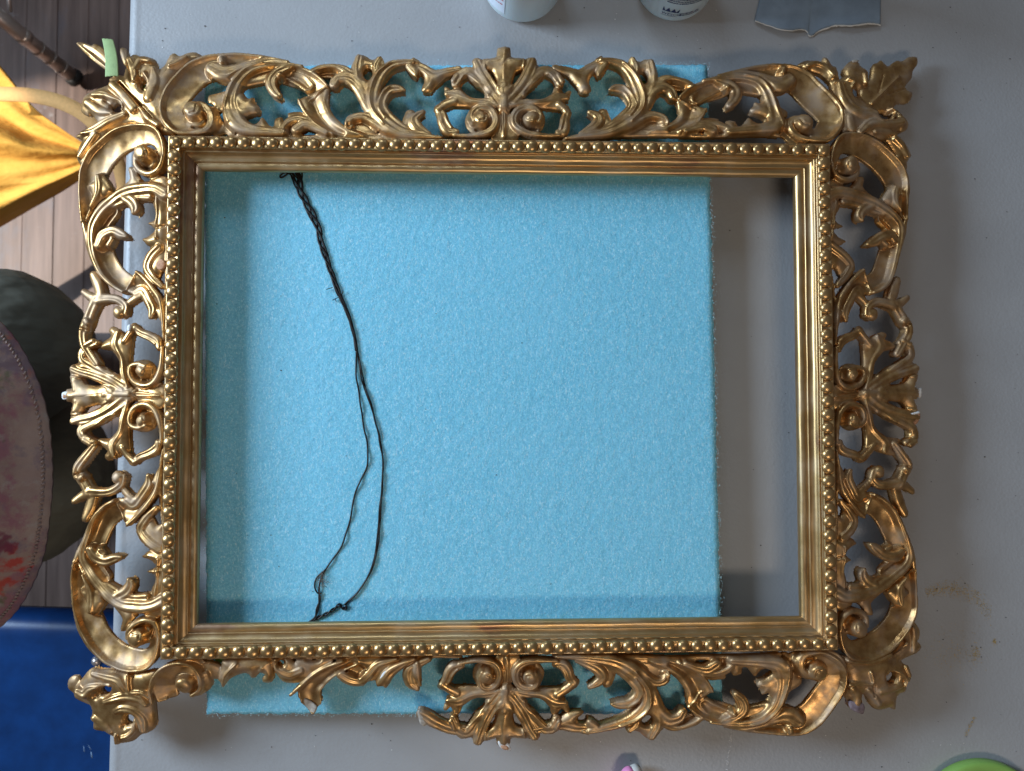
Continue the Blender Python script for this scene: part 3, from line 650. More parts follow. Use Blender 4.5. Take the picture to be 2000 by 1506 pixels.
ad = k.n('ShaderNodeMath', operation='ADD'); k.l(f1, ad.inputs[0]); k.l(dn_.outputs[0], ad.inputs[1]); k.bump(ad.outputs[0], .40, .0014)
M_foam = k.set(Base_Color=c, Roughness=.5, Specular_IOR_Level=.4, Subsurface_Weight=.25, Subsurface_Radius=(.002, .006, .008), Subsurface_Scale=1.0)

def plain(name, colr, rough=.5, metal=0.0, var=.12, scale=60, bump=0, **kw):
    k = NT(name); n = k.noise(scale, 4, .6)
    lo = tuple(max(0, v * (1 - var)) for v in colr); hi = tuple(min(1, v * (1 + var)) for v in colr)
    if bump: k.bump(k.noise(scale * 6, 3), bump, .001)
    return k.set(Base_Color=k.ramp(n, [(.3, lo), (.7, hi)]), Roughness=rough, Metallic=metal, **kw)
M_wire = plain("black_wire", (.022, .018, .016), .42, .5, .4, 300)
M_white = plain("white_bottle_plastic", (.62, .68, .70), .38, 0, .04, 30, Subsurface_Weight=.1)
M_label = plain("bottle_label", (.70, .74, .82), .45, 0, .03)
M_navy = plain("navy_ink", (.02, .03, .10), .6); M_red = plain("red_ink", (.55, .12, .12), .6)
M_paper = plain("blue_grey_paper", (.20, .25, .31), .9, 0, .14, 45, .25); M_torn = plain("torn_paper_core", (.62, .60, .57), .95, 0, .1)
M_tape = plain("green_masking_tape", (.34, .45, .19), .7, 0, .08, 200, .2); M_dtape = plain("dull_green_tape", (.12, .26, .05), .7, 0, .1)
M_lid = plain("lime_green_plastic", (.24, .42, .09), .4, 0, .04); M_pink = plain("pink_plastic", (.85, .30, .55), .45, 0, .05); M_offw = plain("offwhite_plastic", (.62, .60, .56), .5)
M_chrome = plain("brushed_steel_tube", (.62, .54, .50), .34, .75, .1); M_rubber = plain("black_rubber", (.010, .010, .010), .6)
M_blue = plain("blue_moulded_plastic", (.004, .042, .17), .34, 0, .22, 30, .08); M_scratch = plain("scuffed_blue", (.25, .38, .55), .7)
k = NT("yellow_canvas"); wv = k.noise(34, 6, .6, (.6, 1.6, 1)); k.bump(wv, .5, .012)
M_yellow = k.set(Base_Color=k.ramp(k.noise(14, 5), [(.3, (.62, .29, .035)), (.7, (.74, .40, .07))]), Roughness=.85)
M_strap = plain("orange_webbing", (.66, .36, .13), .85, 0, .1, 200, .3)
k = NT("olive_cotton"); k.bump(k.noise(9, 3, .5, (1, 1.8, 1)), .7, .03)
M_olive = k.set(Base_Color=k.ramp(k.noise(12, 4), [(.3, (.11, .105, .08)), (.7, (.16, .152, .115))]), Roughness=.9)
k = NT("paint_stained_canvas"); c = k.ramp(k.noise(26, 5, .6), [(.3, (.26, .17, .15)), (.7, (.36, .26, .22))])
for sc_, cc, lo, off in ((17, (.26, .09, .13), .50, (3, 1, 0)), (13, (.15, .11, .16), .49, (9, 4, 1)), (22, (.09, .13, .05), .60, (1, 7, 2)), (30, (.34, .30, .27), .56, (2, 5, 8)), (26, (.45, .12, .05), .62, (8, 2, 8))):
    mp = k.n('ShaderNodeMapping'); mp.inputs['Location'].default_value = off; k.l(k.co, mp.inputs[0])
    c = k.mix(k.ramp(k.noise(sc_, 6, .68, None, mp.outputs[0]), [(lo, grey(0)), (lo + .09, grey(.75))]), c, cc)
for (px_, py_), rad_, cc in (((44, 1096), .009, (.42, .03, .02)), ((24, 1130), .007, (.42, .04, .02)), ((50, 1066), .005, (.30, .03, .03)), ((8, 1092), .006, (.30, .02, .03)), ((4, 935), .012, (.08, .13, .04)), ((34, 1052), .010, (.16, .03, .06)), ((20, 985), .004, (.45, .16, .06))):
    q_ = P(px_, py_, -.10); ds = k.n('ShaderNodeVectorMath', operation='DISTANCE'); wn = k.n('ShaderNodeTexNoise'); wn.inputs['Scale'].default_value = 110; wn.inputs['Detail'].default_value = 5
    mp = k.n('ShaderNodeMapping'); mp.inputs['Scale'].default_value = (1, 1, 0); k.l(k.co, mp.inputs[0]); k.l(k.co, wn.inputs['Vector']); k.l(mp.outputs[0], ds.inputs[0]); ds.inputs[1].default_value = (q_[0], q_[1], 0)
    ma = k.n('ShaderNodeMath', operation='MULTIPLY_ADD'); k.l(wn.outputs[0], ma.inputs[0]); ma.inputs[1].default_value = .045; k.l(ds.outputs['Value'], ma.inputs[2])
    c = k.mix(k.ramp(ma.outputs[0], [(rad_ + .019, grey(.85)), (rad_ + .025, grey(0))]), c, cc)
k.bump(k.noise(900, 2), .3, .0008); M_apron = k.set(Base_Color=c, Roughness=.9)
M_stitch = plain("apron_hem", (.27, .19, .165), .9, 0, .2, 200)

def wood(seed):
    k = NT("floor_board_wood"); mp = k.n('ShaderNodeMapping'); mp.inputs['Location'].default_value = (seed * 1.7, seed * .9, 0); k.l(k.co, mp.inputs[0]); v = mp.outputs[0]
    g = k.noise(90, 6, .65, (1, .05, 1), v); c = k.ramp(g, [(.3, (.085, .047, .035)), (.55, (.15, .092, .072)), (.75, (.21, .138, .112))])
    c = k.mix(k.ramp(k.noise(9, 6, .7, (1, .5, 1), v), [(.56, grey(0)), (.68, grey(.6))]), c, (.10, .10, .125))
    c = k.mix(k.ramp(k.noise(16, 5, .7, None, v), [(.66, grey(0)), (.72, grey(.7))]), c, (.30, .28, .28))
    k.bump(g, .15, .002); return k.set(Base_Color=c, Roughness=.55)
M_wood = [wood(i) for i in range(4)]

# ------------------------------------------------------------------ the table, the floor, the foam
e0 = P(247, 0, 0); e1 = P(205, 1506, 0); ed = (e1 - e0) / np.linalg.norm(e1 - e0)       # left edge of the table, running down the picture
nx_ = np.array([-ed[1], ed[0], 0]);  nx_ = nx_ if nx_[0] > 0 else -nx_                    # into the table
prof = [(0.0, -.045), (0.0, -.010)] + [(.0105 * (1 - math.cos(a)), -.010 + .010 * math.sin(a)) for a in np.linspace(.15, math.pi / 2, 8)]
prof += [(.0125, -.0003), (.0145, 0.0), (.30, 0.0), (.62, 0.0), (1.15, 0.0), (1.155, -.01), (1.155, -.045)]
s0, s1 = e0 - ed * .35, e1 + ed * .40
V = []
for base in (s0, s1):
    for dx, z in prof: q = base + nx_ * dx; V.append((q[0], q[1], z))
n = len(prof); Q = [(i, i + 1, n + i + 1, n + i) for i in range(n - 1)] + [(n - 1, 0, n, 2 * n - 1)]
me = np_mesh("work_table", V, None, Q, True)
bm = bmesh.new(); bm.from_mesh(me); bmesh.ops.holes_fill(bm, edges=[e for e in bm.edges if e.is_boundary]); bmesh.ops.recalc_face_normals(bm, faces=bm.faces[:]); bm.to_mesh(me); bm.free()
tb = empty("work_table", (0, 0, -.74), "pale grey pebbled plastic folding table under the gilt frame", "table")
top = link("table_top", me, M_table, tb)
me.polygons.foreach_set("use_smooth", [True] * len(me.polygons)); me.set_sharp_from_angle(angle=math.radians(50))
for ax, ay in ((.12, .12), (.12, 1.3), (1.03, .12), (1.03, 1.3)):
    q = s0 + nx_ * ax + ed * ay
    link("leg", tubes_mesh("table_leg", [([(q[0], q[1], -.738), (q[0], q[1], -.046)], .014)], 12), M_chrome, tb)

FZ = -.74
bm = bmesh.new(); box(bm, -1.9, 1.2, -1.2, 1.2, FZ - .06, FZ - .012)
fl = link("floor", bm_mesh("floor", bm), M_wood[0]); tag(fl, kind='structure')
pw = .058; shared = []
bm = bmesh.new(); box(bm, -pw / 2 + .0003, pw / 2 - .0003, -1.2, 1.2, -.011, 0)
bmesh.ops.bevel(bm, geom=[e for e in bm.edges], offset=.0006, segments=1, affect='EDGES'); pm = bm_mesh("plank", bm)
for i in range(22):
    mm = pm.copy(); o = link("plank", mm, M_wood[(i * 3 + i // 4) % 4], fl); o.location = (-1.62 + i * pw, 0, FZ + random.uniform(-.0006, .0006))

ZT = .025
cor = [P(398, 127, ZT), P(1383, 124, ZT), P(1413, 1396, ZT), P(402, 1396, ZT)]
fo = empty("foam_block", (0, 0, 0), "pale blue packing foam slab lying flat beneath the frame", "foam")
def foam_top(nu=170, nv=210):
    V = []; 
    for j in range(nv):
        for i in range(nu):
            u, v = i / (nu - 1), j / (nv - 1)
            q = (cor[0] * (1 - u) + cor[1] * u) * (1 - v) + (cor[3] * (1 - u) + cor[2] * u) * v
            eu = min(u, 1 - u) * 445; ev = min(v, 1 - v) * 560; d = min(eu, ev)
            z = ZT - .0022 * math.exp(-d / 1.6) + rng.normal(0, .00012)
            q = q + np.array([rng.normal(0, .0004), rng.normal(0, .0004), 0]) * (1 if d < 1 else .3); V.append((q[0], q[1], z))
    n0 = nu * nv; Q = [(j * nu + i + nu, j * nu + i + nu + 1, j * nu + i + 1, j * nu + i) for j in range(nv - 1) for i in range(nu - 1)]
    rim = list(range(nu)) + [j * nu + nu - 1 for j in range(1, nv)] + [(nv - 1) * nu + i for i in range(nu - 2, -1, -1)] + [j * nu for j in range(nv - 2, 0, -1)]
    for r_ in rim: V.append((V[r_][0], V[r_][1], .0006))
    m = len(rim); Q += [(rim[k], rim[(k + 1) % m], n0 + (k + 1) % m, n0 + k) for k in range(m)]
    return np_mesh("slab", V, None, Q), [V[r_] for r_ in rim]
me, rimv = foam_top(); link("slab", me, M_foam, fo)
# torn cell walls standing along the cut edges
V = []; T = []
cen = sum(cor) / 4
for _ in range(2000):
    a = rimv[rng.integers(len(rimv))]; b = np.array(a) + rng.normal(0, .0012, 3) * [1, 1, 0]
    out = np.array([b[0] - cen[0], b[1] - cen[1], 0]); ax = 0 if abs(out[0]) * 1.2 > abs(out[1]) else 1
    if abs(b[0] - cor[1][0]) < .012: ax = 0
    dvec = np.zeros(3); dvec[ax] = np.sign(out[ax]); dvec += rng.normal(0, .5, 3); dvec[2] = abs(dvec[2]) * .5; L = rng.uniform(.0004, .0011)
    w = np.cross(dvec, [0, 0, 1]); w = w / (np.linalg.norm(w) + 1e-9) * rng.uniform(.00012, .0003); b[2] = ZT - rng.uniform(0, .0012); o = len(V)
    V += [b - w, b + w, b + dvec / np.linalg.norm(dvec) * L]; T.append((o, o + 1, o + 2))
for _ in range(6500):
    u, v = rng.uniform(.0, 1, 2); q = (cor[0] * (1 - u) + cor[1] * u) * (1 - v) + (cor[3] * (1 - u) + cor[2] * u) * v; q[2] = ZT + .0001
    th = rng.normal(1.2, .7); L = rng.uniform(.0008, .0030); dv = np.array([math.cos(th) * L, math.sin(th) * L, .0003]); w = np.array([-math.sin(th), math.cos(th), 0]) * rng.uniform(.00012, .00028)
    o = len(V); V += [q - w, q + w, q + dv]; T.append((o, o + 1, o + 2))
fz = link("foam_fibre", np_mesh("foam_fibre", V, T, None, False), plain("foam_fibre", (.50, .82, .93), .4, 0, .1), fo); tag(fz, kind='stuff')

# ------------------------------------------------------------------ the frame: rails and beads
fr = empty("picture_frame", (0, 0, ZT), "ornate openwork gilt picture frame with scrolls, beaded rail and broken corners", "picture frame")
OUT = [P(326.5, 263), P(1621, 281), P(1639.6, 1272), P(313, 1288.6)]
ox = [(OUT[0][0] + OUT[3][0]) / 2, (OUT[1][0] + OUT[2][0]) / 2]; oy = [(OUT[0][1] + OUT[1][1]) / 2, (OUT[2][1] + OUT[3][1]) / 2]
OUT = [np.array([ox[0], oy[0], 0]), np.array([ox[1], oy[0], 0]), np.array([ox[1], oy[1], 0]), np.array([ox[0], oy[1], 0])]
ZL = ZF - 22 * S
si = [P(397, 332, ZL), P(1556, 347, ZL), P(1562, 1204, ZL), P(386, 1219, ZL)]
ix = [(si[0][0] + si[3][0]) / 2, (si[1][0] + si[2][0]) / 2]; iy = [(si[0][1] + si[1][1]) / 2, (si[2][1] + si[3][1]) / 2]
INN = [np.array([ix[0], iy[0], 0]), np.array([ix[1], iy[0], 0]), np.array([ix[1], iy[1], 0]), np.array([ix[0], iy[1], 0])]
PROF = [(0, -75), (0, -40), (0, -5), (.006, -2.2), (.02, -.6), (.045, 0), (.075, -.4), (.11, -2.0), (.20, -3.4), (.29, -2.6), (.335, -1.4), (.360, -1.0), (.378, -2), (.386, -5.5), (.394, -8.6), (.41, -9.2), (.425, -8.6),
        (.44, -7.9), (.465, -7.6), (.485, -8.4), (.495, -11), (.515, -14), (.55, -16.6), (.60, -18.2), (.65, -18.9), (.682, -19.0), (.692, -17.6), (.705, -16.9), (.725, -17.0), (.738, -18.4), (.748, -20.2),
        (.765, -20.0), (.80, -18.9), (.85, -18.2), (.90, -18.6), (.95, -20.2), (.985, -23), (.998, -25.5), (1.0, -29), (.985, -32), (.75, -33), (.73, -36), (.73, -75)]
for sidx in range(4):
    a, b = sidx, (sidx + 1) % 4; V = []; NS = 220
    for tt in np.linspace(0, 1, NS):
        for f_, z in PROF:
            q = (OUT[a] * (1 - f_) + INN[a] * f_) * (1 - tt) + (OUT[b] * (1 - f_) + INN[b] * f_) * tt
            wv_ = (.4 * math.sin(tt * 23 + sidx * 2 + f_ * 3) + .3 * math.sin(tt * 61 + f_ * 9)) * min(1, 12 * tt, 12 * (1 - tt))
            V.append((q[0], q[1], ZF + (z + (wv_ if -40 < z else 0)) * S))
    m = len(PROF); Q = [(i * m + k_, i * m + k_ + 1, (i + 1) * m + k_ + 1, (i + 1) * m + k_) for i in range(NS - 1) for k_ in range(m - 1)] + [(i * m + m - 1, i * m, (i + 1) * m, (i + 1) * m + m - 1) for i in range(NS - 1)]
    bm = bmesh.new(); bm.from_mesh(np_mesh("rail", V, None, Q)); bmesh.ops.contextual_create(bm, geom=[]) if False else None
    bmesh.ops.recalc_face_normals(bm, faces=bm.faces[:])
    me = bpy.data.meshes.new("rail"); bm.to_mesh(me); bm.free(); me.polygons.foreach_set("use_smooth", [True] * len(me.polygons)); me.set_sharp_from_angle(angle=math.radians(62))
    link("rail", me, M_rail_h if sidx % 2 == 0 else M_rail_v, fr)
bm = bmesh.new(); bmesh.ops.create_uvsphere(bm, u_segments=20, v_segments=12, radius=1); bead_me = bm_mesh("bead", bm, True)
fb = .215
bead_c = [OUT[i] * (1 - fb) + INN[i] * fb for i in range(4)]
for sidx, cnt in enumerate((48, 37, 48, 37)):
    a, b = bead_c[sidx], bead_c[(sidx + 1) % 4]
    for i in range(cnt):
        t = (i + (0.0 if i else 0)) / cnt; q = a * (1 - t) + b * t
        o = link("bead", bead_me, M_bead, fr); j = rng.normal(0, .5, 2) * S
        r_ = (12.8 + rng.normal(0, .45)) * S; o.location = (q[0] + j[0], q[1] + j[1], ZF - 2.4 * S)
        o.matrix_parent_inverse = Matrix.Translation(-Vector(fr.location)); o.scale = (r_, r_, r_ * .72)

# carved openwork
order = list(A_SRC)
def wA(d): return tps([A_SRC[k_] for k_ in order], [d[k_] for k_ in order])
A.build("scroll_carving", M_gold, fr, None, seed=1)
A.build("scroll_carving", M_gold, fr, wA(A_TR), seed=2)
A.build("scroll_carving", M_gold, fr, wA(A_BR), seed=3)
o = D.build("scroll_carving", M_gold, fr, None, seed=4); o['label'] = "broken scroll carving with its outer band missing"
H_.build("palmette", M_gold, fr, None, seed=5)
for i, kk_ in enumerate(H_DST): H_.build("palmette", M_gold, fr, tps(H_SRC, H_DST[kk_]), seed=6 + i, ws=.84 if kk_[0] in 'lr' else 1.02)
Bq.build("side_scroll_carving", M_gold, fr, None, seed=20, ws=1.0)
for i, d_ in enumerate((B_RT, B_RB, B_LB)): Bq.build("side_scroll_carving", M_gold, fr, tps(B_SRC, d_), seed=21 + i, ws=1.0)
C1.build("corner_leaf", M_gold, fr, seed=31)['label'] = "cracked corner leaf with a splintered tip"
C2.build("corner_leaf", M_gold, fr, seed=32)['label'] = "whole corner leaf with pointed blade"
C3.build("corner_leaf", M_gold, fr, seed=33)['label'] = "corner leaf with its lower blade snapped off"
C4.build("corner_leaf", M_gold, fr, seed=34)['label'] = "corner leaf with two pierced eyes and snapped edges"
def chip(tile, pts, h, mat, name, zb=-20, drop=3, w=4):
    c_ = Carve(); c_.L(tile, pts, h, drop, w); return c_.build(name, mat, fr, zb=zb, rough=1.2, seed=int(abs(pts[0][0])))
chip(U2, [(1688,988),(1740,984),(1772,1005),(1788,1035),(1784,1062),(1740,1052),(1708,1035)], 3, M_gesso, "exposed_gesso")
chip(U2, [(1708,1018),(1750,1014),(1776,1045),(1735,1050)], 5, M_terra, "exposed_core")
chip(L2, [(90,828),(128,814),(150,826),(148,860),(120,880),(92,874)], 2, M_gesso, "exposed_gesso")
chip(L2, [(98,842),(126,836),(134,856),(116,870),(99,866)], 4, M_terra, "exposed_core")
chip(R2, [(1064,795),(1080,785),(1088,800),(1082,862),(1066,862)], 3, M_gesso, "exposed_gesso")
chip(R2, [(945,1012),(1010,990),(1052,980),(1068,1010),(1060,1060),(1020,1098),(990,1085),(985,1040)], 4, M_terra, "exposed_core")
chip(R2, [(945,1010),(1010,988),(1054,978),(1058,992),(1010,1006),(960,1022)], 6, M_gesso, "exposed_gesso")
chip(L2, [(640,285),(665,270),(668,300),(655,328),(640,318)], 12, M_gesso, "exposed_gesso")
chip(L1, [(852,1185),(892,1152),(925,1178),(920,1222),(882,1242),(856,1222)], -1, M_terra, "broken_face")
chip(U2, [(142,655),(200,675),(268,722),(270,752),(240,790),(190,735),(150,690)], -4, M_break, "broken_face")
chip(U2, [(1062,752),(1088,748),(1125,780),(1142,840),(1118,872),(1085,855),(1070,810)], 2, M_break, "broken_face", zb=-16)
chip(U4, [(1238,678),(1290,685),(1348,700),(1352,760),(1330,778),(1240,732)], 3, M_greybreak, "broken_face")
chip(T4, [(1256,232),(1285,222),(1314,228),(1306,240),(1274,244)], -1, M_break, "broken_face", zb=-12, drop=1)
chip(U2, [(760,520),(800,440),(860,440),(830,500),(800,552),(750,545)], 4.5, M_gesso, "exposed_gesso", zb=-6)

# ------------------------------------------------------------------ hanging wire
W1 = (520, 320, 5.02); W2 = (620, 550, 5.02); W3 = (570, 830, 3.765)
def wp(t, pts): return [(t[0] + x / t[2], t[1] + y / t[2]) for x, y in pts]
core = wp(W1, [(290,90),(318,190),(350,300),(400,400),(450,490),(495,590),(525,690),(540,790),(580,900),(615,1000),(652,1100),(690,1200),(715,1280)]) + wp(W2, [(225,140),(262,230),(300,320),(335,430),(368,560),(384,680)])
coreP = spline([list(p) for p in core], 8)
def strand(pts, amp, freq, ph, lift=2.3, n=8, fade=None):
    p = spline([list(q) for q in pts], n) if len(pts) < 40 else np.asarray(pts); m = len(p); q = PA(p, ZT); t = np.gradient(q, axis=0); t /= np.linalg.norm(t, axis=1)[:, None] + 1e-9; nrm = np.stack([-t[:, 1], t[:, 0], 0 * t[:, 0]], 1)
    L = np.concatenate([[0], np.cumsum(np.linalg.norm(np.diff(q, axis=0), axis=1))]) / S; am = amp * (fade(np.linspace(0, 1, m)) if fade else np.ones(m))
    q = q + nrm * (am * np.sin(L / freq + ph) * S)[:, None]; q[:, 2] += (lift + 1.4 * am / max(amp, 1e-6) * np.cos(L / freq + ph)) * S
    return q
A1 = wp(W2, [(384,680),(379,800),(384,950),(408,1090),(430,1250),(448,1380),(470,1490)]) + wp(W3, [(540,60),(558,160),(556,290),(512,400),(466,500),(437,660),(400,800),(350,920),(250,1060),(212,1150),(200,1250),(200,1330),(180,1400),(125,1448)])
B1 = wp(W2, [(386,680),(410,800),(430,930),(462,1050),(520,1200),(562,1350),(603,1490)]) + wp(W3, [(650,120),(670,250),(664,450),(648,600),(636,760),(624,880),(588,1050),(500,1210),(390,1322)])
B2 = [(x + 2.2 * math.sin(i * .7) + .8, y) for i, (x, y) in enumerate(B1)]
tail = wp(W3, [(405,1325),(392,1348),(365,1340),(350,1322),(300,1360),(250,1390),(195,1415),(140,1448)])
fd = lambda t: np.clip(1.15 - t, .25, 1)
items = [(strand(coreP, 6.0, 16, ph, fade=fd), 2.2 * S) for ph in (0, 2.1, 4.2)] + [(strand(coreP, 8.0, 25, 1, fade=fd), 1.8 * S)]
items += [(strand(A1, .4, 9, 0), 1.7 * S), (strand(B1, .3, 9, 0), 1.7 * S), (strand(B2, .3, 9, 2), 1.5 * S)]
items += [(strand(tail, 2.2, 5, 0), 1.7 * S), (strand(tail, 2.2, 5, 3.1), 1.7 * S), (strand(wp(W3, [(250,1060),(185,1120),(170,1180),(190,1230),(222,1238)]), .3, 9, 0), 1.5 * S), (strand(wp(W3, [(205,1240),(196,1330),(170,1400),(135,1448)]), 2, 6, 0), 1.7 * S)]
items += [(strand(wp(W1, p), .2, 9, 0, 3.5), 1.6 * S) for p in ([(320,270),(285,220),(262,160),(240,105),(225,80),(215,95),(235,110)], [(215,90),(170,100),(138,125),(150,140),(190,120),(215,100)], [(345,180),(358,130),(352,70),(345,20)], [(330,160),(280,120),(250,80),(300,40)], [(320,260),(330,160),(325,60)])]
items += [(strand(wp(W1, p), .1, 9, 0, 3.5), .8 * S) for p in ([(655,1342),(685,1325),(720,1310)], [(690,1355),(680,1330),(660,1338)], [(760,1250),(745,1280),(715,1270)], [(592,1236),(655,1216)])]
wr = link("hanging_wire", tubes_mesh("hanging_wire", items, 6), M_wire); tag(wr, "twisted black picture wire trailing down across the blue foam", "wire")
fz = []
for _ in range(40):
    q = P(*[a + rng.normal(0, s_) for a, s_ in zip((628, 1130), (3.5, 8))], ZT) + [0, 0, .002]; d = rng.normal(0, .003, 3); d[2] = abs(d[2]) * .4
    fz.append(([q, q + d * .5 + rng.normal(0, .0006, 3), q + d], .00012))
fzo = link("frayed_fibre", tubes_mesh("frayed_fibre", fz, 4), plain("fray", (.22, .16, .12), .8), wr); tag(fzo, kind='stuff')

# ------------------------------------------------------------------ tape
def tape(name, tile, quad, h, mat, label, bow=1.5):
    z0 = orn_z(tile[0] + quad[0][0] / tile[2], tile[1] + quad[0][1] / tile[2]); z1 = orn_z(tile[0] + quad[2][0] / tile[2], tile[1] + quad[2][1] / tile[2])
    p = [P(tile[0] + x / tile[2], tile[1] + y / tile[2], zz_) for (x, y), zz_ in zip(quad, (z0, z0, z1, z1))]
    def F(u, v):
        q = (p[0] * (1 - u) + p[1] * u) * (1 - v) + (p[3] * (1 - u) + p[2] * u) * v
        bx = math.sin(v * math.pi) * 10 * S * .4 * (1 if bow else 0); jag = .35 * S * math.sin(u * 60) * (1 if v in (0, 1) else 0)
        return (q[0] + bx, q[1] + jag, q[2] + (h + bow * math.sin(u * 3.1) + bow * 2 * math.sin(v * 2.6)) * S)
    o = link(name, grid_mesh(name, F, 14, 30, .0003), mat); return tag(o, label, "tape")
tape("masking_tape", T1, [(428,92),(514,100),(558,386),(456,390)], 16, M_tape, "pale green masking tape strip stuck over the splintered corner leaf")
tape("masking_tape", U1, [(1240,375),(1320,345),(1345,400),(1250,420)], -25, M_dtape, "small green tape patch showing beneath the broken lower scroll", 0)
tape("masking_tape", T3, [(1185,350),(1265,350),(1265,395),(1185,395)], -25, M_dtape, "green tape patch seen through the pierced crest above the upper rail", 0)
tape("masking_tape", T1, [(665,380),(760,380),(760,460),(665,460)], -25, M_dtape, "green tape scrap seen through the cracked leaf's eye", 0)

# ------------------------------------------------------------------ bottles
def lathe(profile, seg=48):
    V = []; Q = []
    for r_, z in profile:
        for i in range(seg): w = 2 * math.pi * i / seg; V.append((r_ * math.cos(w), r_ * math.sin(w), z))
    for j in range(len(profile) - 1):
        for i in range(seg): Q.append((j * seg + i, j * seg + (i + 1) % seg, (j + 1) * seg + (i + 1) % seg, (j + 1) * seg + i))
    return np_mesh("lathe", V, None, Q)
BR_ = .0372
def bottle(c, label, cat="bottle"):
    b = empty("spray_bottle", (c[0], c[1], 0), label, cat)
    me = lathe([(.0005, .0012), (BR_ - .008, .0008), (BR_ - .004, .0012), (BR_ - .0012, .004), (BR_, .008), (BR_, .13), (BR_ - .002, .14), (.026, .158), (.015, .168), (.0135, .175), (.0005, .175)], 72)
    o = link("body", me, M_white, b); o.location = (c[0], c[1], 0)
    o = link("cap", lathe([(.0145, .170), (.0155, .171), (.0155, .195), (.0145, .197), (.0005, .197)], 40), M_offw, b); o.location = (c[0], c[1], 0)
    return b
def wrap(me, c, rad, a0):
    """bend flat artwork (x along the wall, y up) round a bottle; a0 = angle of x=0"""
    n = len(me.vertices); co = np.zeros(n * 3); me.vertices.foreach_get("co", co); co = co.reshape(-1, 3)
    th = a0 + co[:, 0] / rad; r_ = rad + co[:, 2]
    me.vertices.foreach_set("co", np.stack([c[0] + r_ * np.cos(th), c[1] + r_ * np.sin(th), co[:, 1]], 1).astype(np.float32).ravel()); me.update()
def sheet(x0, x1, y0, y1, off, n=24):
    V = [(x0 + (x1 - x0) * i / n, y, off) for y in (y0, y1) for i in range(n + 1)]
    return np_mesh("sheet", V, None, [(i, i + 1, n + 2 + i, n + 1 + i) for i in range(n)])
def text_mesh(s, size, x, y, off):
    cu = bpy.data.curves.new("t", 'FONT'); cu.body = s; cu.size = size; cu.resolution_u = 3
    o = bpy.data.objects.new("t", cu); col.objects.link(o); dg = bpy.context.evaluated_depsgraph_get(); me = bpy.data.meshes.new_from_object(o.evaluated_get(dg))
    bpy.data.objects.remove(o); bpy.data.curves.remove(cu)
    bm = bmesh.new(); bm.from_mesh(me); bmesh.ops.triangulate(bm, faces=bm.faces[:]); bmesh.ops.subdivide_edges(bm, edges=[e for e in bm.edges if e.calc_length() > .0012], cuts=1)
    for v in bm.verts: v.co.x += x; v.co.y += y; v.co.z = off
    bm.to_mesh(me); bm.free(); return me
def marks(rows, off, hgt):
    """rows of small print too fine to read: (x0, x1, y)"""
    V = []; Q = []; r_ = random.Random(3)
    for x0, x1, y in rows:
        x = x0
        while x < x1:
            w = r_.choice((.0004, .0007, .0010, .0013)); hh = hgt * r_.uniform(.75, 1.1); o = len(V); V += [(x, y, off), (x + w, y, off), (x + w, y + hh, off), (x, y + hh, off)]; Q.append((o, o + 1, o + 2, o + 3)); x += w + r_.choice((.0002, .0002, .0005))
    return np_mesh("marks", V, None, Q)
bc1 = P(1019, -25, 0); bc2 = P(1313, -27, 0)
b1 = bottle(bc1, "white plastic bottle whose pale label carries red small print"); b2 = bottle(bc2, "white plastic bottle printed with navy text and a zigzag logo")
def art(me, c, rad, mat, par, name):
    wrap(me, c, rad, -math.pi / 2); return link(name, me, mat, par)
art(sheet(-.060, -.0175, .013, .105, .0002), bc1, BR_, M_label, b1, "label")
art(sheet(-.0177, -.0173, .013, .105, .0003, 2), bc1, BR_, plain("label_edge_grey", (.4, .42, .45), .6), b1, "label_edge")  # thin grey line along the right edge of the label
art(marks([(-.036, -.0195, .026 + .0034 * i) for i in (0, 2, 5, 6, 8, 9, 11, 12)], .0004, .0016), bc1, BR_, M_red, b1, "small_print")
rows = [(-.014, .026, .0345 + .0031 * i) for i in range(0, 6)] + [(.0015, .0215, .0150), (.0015, .020, .0178)]
art(marks(rows, .0003, .0017), bc2, BR_, M_navy, b2, "small_print")
lx = -.0150; me = text_mesh("WESCO", .0053, lx, .0150, .0003); art(me, bc2, BR_, M_navy, b2, "lettering")
NC = 36; V = []
for i in range(NC + 1):
    t = i / NC; w = abs(((t * 3) % 1) * 2 - 1); V += [(lx + .0155 * t, .0204, .0003), (lx + .0155 * t, .0210 + .0056 * w, .0003)]
art(np_mesh("logo", V, None, [(2 * i, 2 * i + 2, 2 * i + 3, 2 * i + 1) for i in range(NC)]), bc2, BR_, M_navy, b2, "logo")
art(sheet(lx, lx + .0155, .0136, .0140, .0003, 8), bc2, BR_, M_navy, b2, "logo_line")
art(sheet(-.031, -.0245, .034, .0346, .0003, 8), bc2, BR_, M_navy, b2, "printed_line")

# ------------------------------------------------------------------ torn paper
pe = [(215,250),(300,282),(400,316),(500,350),(600,368),(680,371),(770,358),(835,372),(862,400),(868,428),(920,438),(960,402),(1010,370),(1100,338),(1200,308),(1300,309),(1420,309),(1500,296),(1580,284),(1660,286),(1748,306)]
pe = spline(pe, 5); pe = pe + rng.normal(0, 1.6, pe.shape)
def paper_pt(u, v):
    i = u * (len(pe) - 1); a = int(min(i, len(pe) - 2)); e_ = pe[a] * (1 - (i - a)) + pe[a + 1] * (i - a)
    tx = 420 + (1765 - 420) * u; ty = -900; s_ = v
    if u < .25: bulge = 60 * (1 - u / .25) * math.sin(v * math.pi) * .3
    else: bulge = 0
    x = tx * (1 - s_) + e_[0] * s_ + bulge; y = ty * (1 - s_) + e_[1] * s_
    z = .0012 + .0024 * max(0, v - .6) ** 1.5 / .25 * (.4 + .6 * math.sin(u * 5.2 + .4) ** 2) + .001 * math.sin(u * 9)
    return P(1440 + x / 6.25, y / 6.25, z)
